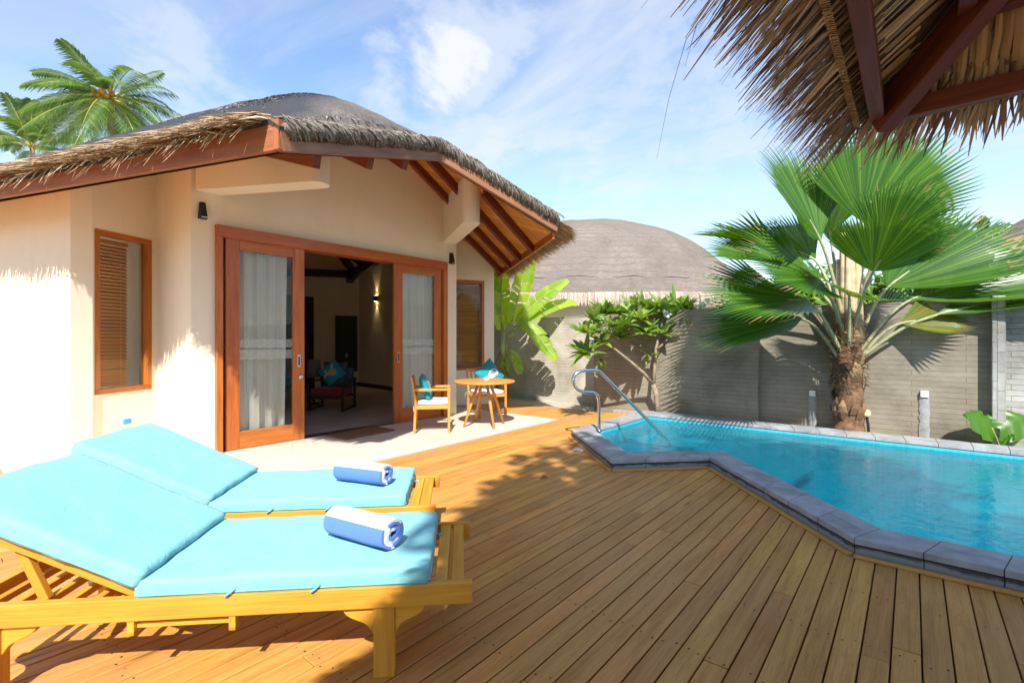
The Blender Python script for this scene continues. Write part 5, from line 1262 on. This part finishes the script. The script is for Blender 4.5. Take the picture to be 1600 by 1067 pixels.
def banana():
    D0 = 10.9; B0 = CR * ((781 - 800) / 760 * D0) + CF * D0; t = thing('banana_plant', 'bright yellow green banana plant at the right corner of the villa', 'banana plant', tuple(B0), 0, None, True)
    sm_ = MB(); sm_.tube([B0, B0 + UP * .6 + CR * .03, B0 + UP * 1.15 + CR * .06, B0 + UP * 1.55 + CR * .09], [.10, .085, .065, .04], 12, 0, True, .04); sm_.build('stem', M['bstem'], t)
    def W(px, py, dd): D = D0 + dd; return CR * ((px - 800) / 760 * D) + CF * D + UP * (1.4 + (530 - py) / 760 * D)
    LVS = [([(790, 545), (800, 500), (812, 455), (826, 400), (832, 372)], .40, .0, 'leaf', (.5, -.9, .1)),
           ([(792, 530), (812, 500), (840, 470), (872, 446), (888, 438)], .30, -.1, 'leaf', (.2, -.75, .6)),
           ([(792, 532), (815, 505), (850, 482), (885, 472), (903, 474)], .34, .25, 'leaf', (.1, -.5, .8)),
           ([(795, 520), (812, 506), (832, 512), (852, 540), (868, 562)], .34, -.3, 'leaf', (.3, -.7, .5)),
           ([(786, 545), (782, 490), (783, 445), (786, 415)], .34, .2, 'leaf', (.3, -.9, 0)),
           ([(788, 520), (775, 470), (768, 430), (762, 405)], .34, .3, 'leaf', (.5, -.8, .1)),
           ([(786, 550), (798, 548), (808, 562), (812, 585)], .20, -.25, 'leaf', (.4, -.8, .2)),
           ([(790, 548), (790, 565), (786, 580)], .2, -.1, 'leaf', (.6, -.7, .2))]
    for ps, Wd, dd, nm, nr in LVS:
        P_ = [W(x, y, dd * i / (len(ps) - 1)) for i, (x, y) in enumerate(ps)]; Wd *= 1.3; P_ = [V(p) for p in smooth([tuple(p) for p in P_], 2)]; mb = MB(); mr = MB(); n_ = len(P_); nr = cv(*nr)
        mr.tube(P_, [.022 * (1 - .85 * i / n_) for i in range(n_)], 7)
        L = [0]
        for a, b in zip(P_, P_[1:]): L.append(L[-1] + (b - a).length)
        st0 = .22
        def at(f):
            s_ = f * L[-1]
            for i in range(n_ - 1):
                if L[i + 1] >= s_: return P_[i].lerp(P_[i + 1], (s_ - L[i]) / max(1e-6, L[i + 1] - L[i])), (P_[i + 1] - P_[i]).normalized()
            return P_[-1], (P_[-1] - P_[-2]).normalized()
        for sgn in (-1, 1):
            f = st0; drop = .1
            while f < .995:
                wseg = min(rnd.choice([.05, .09, .14, .2]), 1 - f); gap = rnd.choice([.0, .004, .012]) ; k = max(2, int(wseg / .02)); b = len(mb.v); dr = rnd.uniform(.0, .5) if rnd.random() < .55 else rnd.uniform(.3, 1.1)
                for q in range(k + 1):
                    g_ = f + (wseg - gap) * q / k; p, d = at(g_); x = (g_ - st0) / (1 - st0); hw = Wd / 2 * (math.sin(PI * min(1, max(.0, x * .88 + .10))) ** .55) * (1 + .05 * noise.noise(V((g_ * 20, sgn, 0))))
                    n1 = (nr - d * nr.dot(d)).normalized(); s_ = d.cross(n1) * sgn; o1 = p + s_ * hw * .5 + n1 * hw * .18 + d * hw * .18; o2 = p + (s_ * .95) * hw + d * hw * .4 - UP * dr * hw * .35 + n1 * hw * .12
                    mb.v += [tuple(p), tuple(o1), tuple(o2)]
                for q in range(k):
                    for j in range(2): a = b + q * 3 + j; mb.face([a, a + 3, a + 4, a + 1], [(j * .2, q * .02), (j * .2, q * .02 + .02), (j * .2 + .2, q * .02 + .02), (j * .2 + .2, q * .02)])
                f += wseg
        lf_ = mb.build('leaf', M['banana'], t); mr.build('midrib', M['bstem'], lf_)
    dl = MB()
    for k in range(14): a = k * 1.3; blade(dl, B0 + UP * rnd.uniform(.7, 1.3) + CR * .06, cv(math.cos(a) * .4, math.sin(a) * .4 - .2, -1), cv(math.cos(a), math.sin(a), .2), rnd.uniform(.3, .6), .08, .1, .5)
    dl.build('dead_leaves', M['dryleaf'], t)
banana()

def frond(lf, rb, base, d, L, n=46, droop=1.0, ll=.75, sag=.8):
    d = V(d).normalized(); pts = []
    for k in range(15): f = k / 14; pts.append(V(base) + d * L * f * (1 - .10 * f) - UP * droop * L * .42 * f ** 2.2)
    rb.tube(pts, [.045 * (1 - .9 * k / 14) for k in range(15)], 5)
    for k in range(n):
        f = .14 + .85 * k / n; i = min(13, int(f * 14)); p = pts[i].lerp(pts[i + 1], f * 14 - i); t = (pts[i + 1] - pts[i]).normalized(); s0 = t.cross(UP)
        if s0.length < .1: s0 = t.cross(V((1, 0, 0)))
        s0.normalize(); l_ = ll * math.sin(PI * min(1, f * .8 + .17)) ** .7 * rnd.uniform(.85, 1.1)
        for sg in (-1, 1):
            dv = (s0 * sg * .75 + t * .62 + UP * .12).normalized(); q0 = p; q1 = p + dv * l_ * .5 - UP * sag * l_ * .12; q2 = p + dv * l_ * .92 - UP * sag * l_ * rnd.uniform(.4, .65); lf.ribbon([q0, q1, q2], [.02, .055, .006], (t + UP * .3 * sg), 0)
def coconut(px, py, D, L, nfr, lab, nuts, seed, el0=-.45):
    global rnd
    keep = rnd; rnd = random.Random(seed)
    top = CR * ((px - 800) / 760 * D) + CF * D + UP * (1.4 + (530 - py) / 760 * D); base = V((top.x + .6, top.y + .4, -.05))
    t = thing('coconut_palm', lab, 'palm', tuple(base), 0, 'coconut palms behind the villa', True)
    tk = MB(); ps = [base.lerp(top, k / 12) + CR * .25 * math.sin(k / 12 * PI) for k in range(13)]; tk.tube(ps, [.20 - .09 * k / 12 for k in range(13)], 12, 0, True, .05); tk.build('trunk', M['greybark'], t)
    for k in range(nfr):
        a = k * 2.399; e = el0 + (k / nfr) ** .85 * 1.75 + rnd.uniform(-.12, .12); d = cv(math.cos(a) * math.cos(e), math.sin(a) * math.cos(e), math.sin(e))
        lf, rb = MB(), MB(); frond(lf, rb, top, d, L * rnd.uniform(.85, 1.08), 60, rnd.uniform(.7, 1.3) * (1.0 if e < .8 else .45), L * .27); o = lf.build('frond', M['coco'], t); rb.build('midrib', M['coco_y'], o)
    if nuts:
        nb = MB()
        for k in range(26):
            a = rnd.uniform(0, 6.28); c = top + cv(.42 * math.cos(a) + .25, .25 * math.sin(a) - .75, rnd.uniform(-.8, .05)); nb.lathe([(.01, -.13), (.07, -.10), (.13, 0), (.09, .09), (.01, .14)], c, 10)
        nb.build('coconuts', M['nut'], t)
    rnd = keep
coconut(172, 155, 25, 4.2, 30, 'tall coconut palm with orange coconuts rising behind the dark roof', True, 11, -.85)
coconut(50, 232, 27, 3.9, 22, 'lower coconut palm at far left, partly hidden by the roof slope', False, 5, -.1)

def elephant_ear():
    B0 = CR * (5.43) + CF * 5.62; B0 = V((.84, 8.43, .05)); t = thing('elephant_ear_plant', 'two big heart shaped green leaves growing by the wall at right', 'plant', tuple(B0), 0, None, True)
    for (hx, hz, tip, nr, R) in ((-.24, .26, (-.75, -.15, .55), (.35, -.85, .3), .30), (.09, .28, (.80, -.1, .50), (-.45, -.80, .35), .33), (.03, .12, (.3, -.6, .5), (0, -.6, .7), .12)):
        hub = B0 + CR * hx * .45 + UP * hz; st_ = MB(); st_.tube(smooth([tuple(B0), tuple(B0.lerp(hub, .5) + UP * .02), tuple(hub)]), .009, 7); mb = MB(); ax = cv(*tip).normalized(); n1 = cv(*nr); n1 = (n1 - ax * n1.dot(ax)).normalized(); sd = ax.cross(n1); nU, nV = 16, 13
        def fn(i, j):
            f = i / (nU - 1); u = (j - 6) / 6; hw = R * .62 * (max(0, math.sin(PI * (f * .80 + .2))) ** .75) * (1 if f > .02 else .8); back = -.30 * R * (abs(u)) * (1 - f) ** 2
            p = hub + ax * (R * 1.25 * f - .15 * R + back) + sd * u * hw + n1 * (-.12 * R * abs(u) ** 1.5 + .02 * math.sin(f * 18 + abs(u) * 5) * abs(u) - .25 * R * f * f); return p, (f * .4, u * .1)
        mb.grid(fn, nU, nV); lf_ = mb.build('leaf', M['ear'], t); st_.build('leaf_stalk', M['bstem'], lf_)
elephant_ear()
wd = MB()
for k in range(16): a = rnd.uniform(0, 6.28); blade(wd, (-4.0, 8.62 - .2, -.02), (math.cos(a), math.sin(a), rnd.uniform(.2, .8)), UP, rnd.uniform(.05, .1), .03, .3, .3)
tag(wd.build('weed', M['plum'], None, (-4.0, 8.42, -.02)), 'small green weed in the sand beside the pool corner', 'weed')

def leaf_tree(name, lab, cat, B0, trunk_h, lobes, nleaf, size, mat_, group=None, seed=3):
    r = random.Random(seed); t = thing(name, lab, cat, tuple(B0), 0, group, True); B0 = V(B0); tk = MB(); c0 = B0 + UP * trunk_h
    tk.tube([B0 - UP * .1, B0.lerp(c0, .5) + V((.1, .05, 0)), c0], [.2, .15, .12], 10, 0, True, .05)
    for c, R in lobes: tk.tube([c0 - UP * .3, c0.lerp(V(c), .5) + UP * .1, V(c)], [.09, .06, .02], 7)
    tk.build('trunk', M['greybark'], t); lv = MB()
    for i in range(nleaf):
        c, R = lobes[r.randrange(len(lobes))]
        while True:
            p = V((r.uniform(-1, 1), r.uniform(-1, 1), r.uniform(-1, 1)))
            if .3 < p.length < 1: break
        if noise.noise(p * 2.2 + V(c)) < -.18: continue
        q = V(c) + p * R; d = V((r.uniform(-1, 1), r.uniform(-1, 1), r.uniform(-.7, .5))); s = size * r.uniform(.6, 1.2); blade(lv, q, d, UP + p, s, s * .5, .25, .25, 3)
    lv.build('crown', mat_, t); return t
def W3(px, py, D): return CR * ((px - 800) / 760 * D) + CF * D + UP * (1.4 + (530 - py) / 760 * D)
c = W3(1548, 385, 30)
leaf_tree('leafy_tree', 'yellow green leafy tree beyond the wall behind the right thatched roof', 'tree', (c.x, c.y, -.1), 4.5, [(W3(1560, 380, 30), 1.3), (W3(1530, 395, 30), 1.2), (W3(1585, 392, 31), 1.5), (W3(1505, 410, 30), 1.1)], 1700, .4, M['bush'], None, 4)
coconut(1533, 372, 34, 2.0, 12, 'small distant palm top beyond the wall at right', False, 8, .0)
for k, (px, py, lab) in enumerate(((1285, 455, 'dark green bush beyond the wall, seen between the fan palm stalks'), (1425, 450, 'dark green bush beyond the wall behind the long right fan leaves'))):
    c = W3(px, py, 20); leaf_tree('background_bush', lab, 'bush', (c.x, c.y, -.1), 1.6, [(W3(px - 45, py + 12, 20), 1.15), (W3(px + 15, py, 20), 1.3), (W3(px + 60, py + 14, 20.5), 1.2), (W3(px, py + 40, 19.6), 1.3)], 2200, .42, M['bush'], None, 40 + k)
# tall broad-leaved tree behind the pavilion whose crown dapples the deck
leaf_tree('broadleaf_tree', 'tall broad leaved tree standing behind the pavilion', 'tree', (3.6, -5.2, -.05), 6.2, [((2.75, -1.3, 8.0), 1.25), ((3.3, -1.9, 8.3), 1.3), ((3.9, -.6, 8.2), 1.35), ((4.6, -1.5, 8.4), 1.5), ((3.5, -.3, 7.6), .9), ((2.5, -2.3, 7.4), .85), ((4.2, .35, 7.7), .8), ((2.95, -3.1, 7.5), .8)], 5200, .30, M['shade_leaf'], None, 9)

# greenery behind the terrace, mirrored in the glass of the doors and windows
for k, (x, y, h, sc, lab) in enumerate(((9.5, -3.0, 3.0, 1.0, 'bushy green tree behind the pavilion, nearest the pool end'), (8.0, -9.5, 3.4, 1.2, 'wide green tree behind the broad leaved tree'), (1.0, -11.5, 3.0, 1.15, 'round green tree far behind the sun loungers'), (-6.0, -9.0, 2.8, 1.0, 'small green tree left of the loungers beyond the deck'), (11.5, 3.5, 2.6, 1.0, 'bushy green tree beyond the far right end of the pool'))):
    leaf_tree('garden_tree', lab, 'tree', (x, y, -.07), h * .6, [((x + .9 * sc, y, h), 1.5 * sc), ((x - 1.0 * sc, y + .4, h * .8), 1.5 * sc), ((x, y - .7, h * 1.25), 1.3 * sc), ((x + .2, y + .9, h * .55), 1.3 * sc)], 1500, .5, M['bush'], 'garden trees around the terrace', 20 + k)

# ------------------------------------------------------------------ neighbouring thatched villas
def neighbour(name_lab, C, rx, ry, ez, top, wall_r, seed, rot=0.0):
    t = thing('thatched_villa', name_lab, 'house', (C[0], C[1], 0), rot, 'neighbouring thatched villas'); n, m_ = 96, 26; mb = MB()
    def prof(f): return top - (top - ez) * (f ** 2.5) * (.80 + .20 * f)
    def fn(i, j):
        a = 2 * PI * (i % n) / n; f = j / (m_ - 1); r = f; se = 2.4; ca, sa = math.cos(a), math.sin(a); k = (abs(ca) ** se + abs(sa) ** se) ** (-1 / se)
        p = V((rx * k * r * ca, ry * k * r * sa)); z = prof(f) + .05 * noise.noise(V((p.x * .9, p.y * .9, seed))) + .02 * noise.noise(V((p.x * 4, p.y * 4, seed))); return (p.x, p.y, z), (a * rx, f * ry * 1.3)
    mb.grid(fn, n + 1, m_)
    mb.grid(lambda i, j: ((lambda p: ((p[0] * (1 - .06 * j), p[1] * (1 - .06 * j), p[2] - .02 * j), (i * .1, j * .1)))(fn(i, m_ - 1)[0])), n + 1, 3)
    rf_ = mb.build('roof', M['thatch_far'], t)
    fr_ = MB()
    for _ in range(5200):
        a = rnd.uniform(0, 6.28); ca, sa = math.cos(a), math.sin(a); k = (abs(ca) ** 2.4 + abs(sa) ** 2.4) ** (-1 / 2.4); p = V((rx * k * ca, ry * k * sa, ez)); o_ = V((ca, sa, 0)); L = rnd.uniform(.22, .5); w = rnd.uniform(.02, .05)
        pts = [p - o_ * .25 + UP * (.26 + rnd.uniform(0, .03)), p + o_ * .03 + UP * (.07 + rnd.uniform(0, .02)), p + o_ * (.05 + .1 * L) - UP * L * .6]; fr_.ribbon(pts, [w, w, w * .3], (-sa, ca, rnd.uniform(-.25, .25)))
    fr_.build('eave_fringe', M['straw_pale'], rf_)
    tie = MB(); tie.tube([tuple(V(fn(i, m_ - 3)[0]) + UP * (.02 - .05 * abs(math.sin(i * .8)))) for i in range(n + 1)], .014, 5, 0, False); tie.build('tie_rope', M['lampblk'], rf_)
    wl = MB(); wl.prism([(wall_r * rx * math.cos(2 * PI * k / 40), wall_r * ry * math.sin(2 * PI * k / 40)) for k in range(40)], -.1, ez + .15); wl.build('wall', M['wall'], t); return t
M['straw_pale'] = strand('pale_thatch_fringe', [(0, (.26, .20, .16)), (.5, (.40, .32, .26)), (1, (.52, .43, .35))], .9, .05)
c = W3(915, 530, 20.5); neighbour('neighbouring villa with domed grey brown thatched roof beyond the wall', (c.x, c.y), 6.6, 5.2, 2.72, 6.2, .80, 3, math.radians(35))
c = W3(1790, 530, 13.0); neighbour('thatched roof villa rising behind the wall at the right edge', (c.x, c.y), 4.4, 4.2, 2.35, 5.5, .8, 6)

# ------------------------------------------------------------------ thatched pavilion overhead
def pavilion():
    x0, y1, x1, y0, ze, sl = -.2, 2.95, 4.7, -3.6, 2.45, .80
    t = thing('thatched_pavilion', 'open thatched pavilion roof with dark red rafters overhead at right', 'pavilion', (2.2, -.3, 0), 0, None, True)
    def zr(x, y): return ze + sl * min(x - x0, y1 - y, x1 - x, y - y0)
    rp_ = ((x1 - x0) / 2); a = (x0 + rp_, y1 - rp_); b = (x0 + rp_, y0 + rp_); za = ze + sl * rp_
    C4 = [(x0, y1), (x1, y1), (x1, y0), (x0, y0)]
    faces = [((x0, y1), (x1, y1), a, a), ((x1, y1), (x1, y0), b, a), ((x1, y0), (x0, y0), b, b), ((x0, y0), (x0, y1), a, b)]
    sh = MB()
    for off in (.03, .14):
        for p, q, r_, s_ in faces:
            P_ = [(*p, ze + off), (*q, ze + off), (*r_, za + off)] + ([(*s_, za + off)] if s_ != r_ else []); sh.poly(P_ if off > .1 else P_[::-1])
    sh.build('roof', M['thatch_far'], t)
    un = MB()
    # leaf strips under the two slopes one can see, laid up the slope
    def strips(mb, n, side):
        for k in range(n):
            for lay in range(4):
                u = (k + rnd.random()) / n
                s0 = lay * .55 + rnd.uniform(-.02, .02) ; s1 = s0 + .62; w = rnd.uniform(.014, .032); lo = rnd.uniform(-.012, .018)
                pts = []
                for q in range(4):
                    s_ = s0 + (s1 - s0) * q / 3; sk = rnd.uniform(-.01, .01)
                    if side == 'L': x, y = x0 + s_, y0 + (y1 - y0) * u + sk; ok = (y1 - y) > s_ - .02 and (y - y0) > s_
                    else: x, y = x0 + (x1 - x0) * u + sk, y1 - s_; ok = (x - x0) > s_ - .02 and (x1 - x) > s_
                    if not ok: break
                    pts.append((x, y, ze + sl * s_ + lo - .02 * q / 3 + .008 * (3 - lay)))
                if len(pts) > 1: mb.ribbon(pts, [w] * len(pts), ((0, 1, rnd.uniform(-.3, .3)) if side == 'L' else (1, 0, rnd.uniform(-.3, .3))), 0, .3)
    strips(un, 330, 'L'); strips(un, 250, 'R'); un.build('leaf_lining', M['straw_under'], t)
    fr_ = MB()
    def hang(p, outv, n_d, L, sag, lat, w):
        pts = []; d = (outv + n_d * lat).normalized(); d0 = V((d.x, d.y, 0)).normalized()
        for q in range(5):
            f = q / 4; r = -.14 + (L + .14) * f; pts.append((p.x + d0.x * r * .88, p.y + d0.y * r * .88, p.z - sag * r - (.14 * max(0, r) ** 2) + rnd.uniform(-.006, .006)))
        fr_.ribbon(pts, [w * .8, w, w, w * .75, w * .2], (n_d.x, n_d.y, rnd.uniform(-.5, .5)), 0, .4)
    for side in ('L', 'R', 'B', 'E'):
        Ln = {'L': y1 - y0, 'R': x1 - x0, 'B': x1 - x0, 'E': y1 - y0}[side]; dens = 430 if side in 'LR' else 90
        for _ in range(int(Ln * dens)):
            u = rnd.random(); zz = ze + rnd.uniform(.0, .10)
            if side == 'L': p = V((x0, y0 + (y1 - y0) * u, zz)); o_, n_d = V((-1, 0, 0)), V((0, 1, 0)); crn = y1 - p.y
            elif side == 'R': p = V((x0 + (x1 - x0) * u, y1, zz)); o_, n_d = V((0, 1, 0)), V((-1, 0, 0)); crn = p.x - x0
            elif side == 'B': p = V((x0 + (x1 - x0) * u, y0, zz)); o_, n_d = V((0, -1, 0)), V((1, 0, 0)); crn = 9
            else: p = V((x1, y0 + (y1 - y0) * u, zz)); o_, n_d = V((1, 0, 0)), V((0, 1, 0)); crn = 9
            fan = max(0, 1 - crn / .55) * rnd.uniform(.2, 1.15)
            hang(p, o_, n_d, rnd.uniform(.12, .29) * (1.0 if rnd.random() > .08 else 1.2) * (1.1 if side == 'L' else .95), (.72 if side == 'L' else .55) + rnd.gauss(0, .06), fan + rnd.gauss(.04, .17), rnd.uniform(.008, .019))
    fr_.build('eave_fringe', M['straw_dark'], t)
    ls = MB(); ls.ribbon([(x0 - .22, 1.50, 2.44), (x0 - .36, 1.56, 2.36), (x0 - .44, 1.62, 2.22), (x0 - .50, 1.66, 2.04)], [.006, .005, .004, .002], (0, 1, .2)); ls.ribbon([(x0 - .2, 1.52, 2.45), (x0 - .34, 1.60, 2.42), (x0 - .40, 1.66, 2.33)], [.007, .006, .002], (0, 1, .2)); ls.build('loose_strand', M['straw_dark'], t)
    def on(x, y, dz): return V((x, y, zr(x, y) + dz))
    hp_ = MB(); c0 = V((x0 + .09, y1 - .09, ze - .105 + .10 * sl)); c1 = V((a[0], a[1], za - .09)); hp_.bar(c0 + (c0 - c1).normalized() * .02, c1, .075, .13); bevel(hp_.build('hip_rafter', M['pav'], t), .004)
    for c in ((x1, y1), (x1, y0), (x0, y0)):
        e = a if c[1] > 0 else b; r_ = MB(); r_.bar((*c, ze - .09), (*e, za - .09), .075, .13); r_.build('hip_rafter', M['pav'], t)
    for d in (.075, .36, .80, 1.4):
        g = .06 / 1.4 + .01
        for e0, e1 in (((x0 + d, y0 + d), (x0 + d, y1 - d - g)), ((x0 + d + g, y1 - d), (x1 - d, y1 - d))):
            pu = MB(); pu.bar((*e0, ze + sl * d - .055), (*e1, ze + sl * d - .055), .055, .085); bevel(pu.build('purlin', M['pav'], t), .003)
    for px, py in ((.95, 1.75), (.95, -2.6), (3.9, 1.75), (3.9, -2.6)):
        po = MB(); po.box((px, py, 1.4), (.14, .14, 2.8)); bevel(po.build('post', M['pav'], t), .006)
    st_ = MB(); st2 = MB()
    for k in range(260):
        y = 2.9 - k * .014; st_.tube([(x0 - .012, y, ze + .0), (x0 - .02, y + .008 + rnd.uniform(-.006, .006), ze - .014 + rnd.uniform(-.006, .004)), (x0 + .006, y + .012, ze - .018)], .0024, 4, 0, False)
        x = x0 + .05 + k * .016; st2.tube([(x, y1 + .012, ze), (x + .008, y1 + .02, ze - .014), (x + .012, y1 - .006, ze - .018)], .0024, 4, 0, False)
    st_.build('stitching', M['straw_under'], t); st2.build('stitching', M['straw_under'], t)
pavilion()
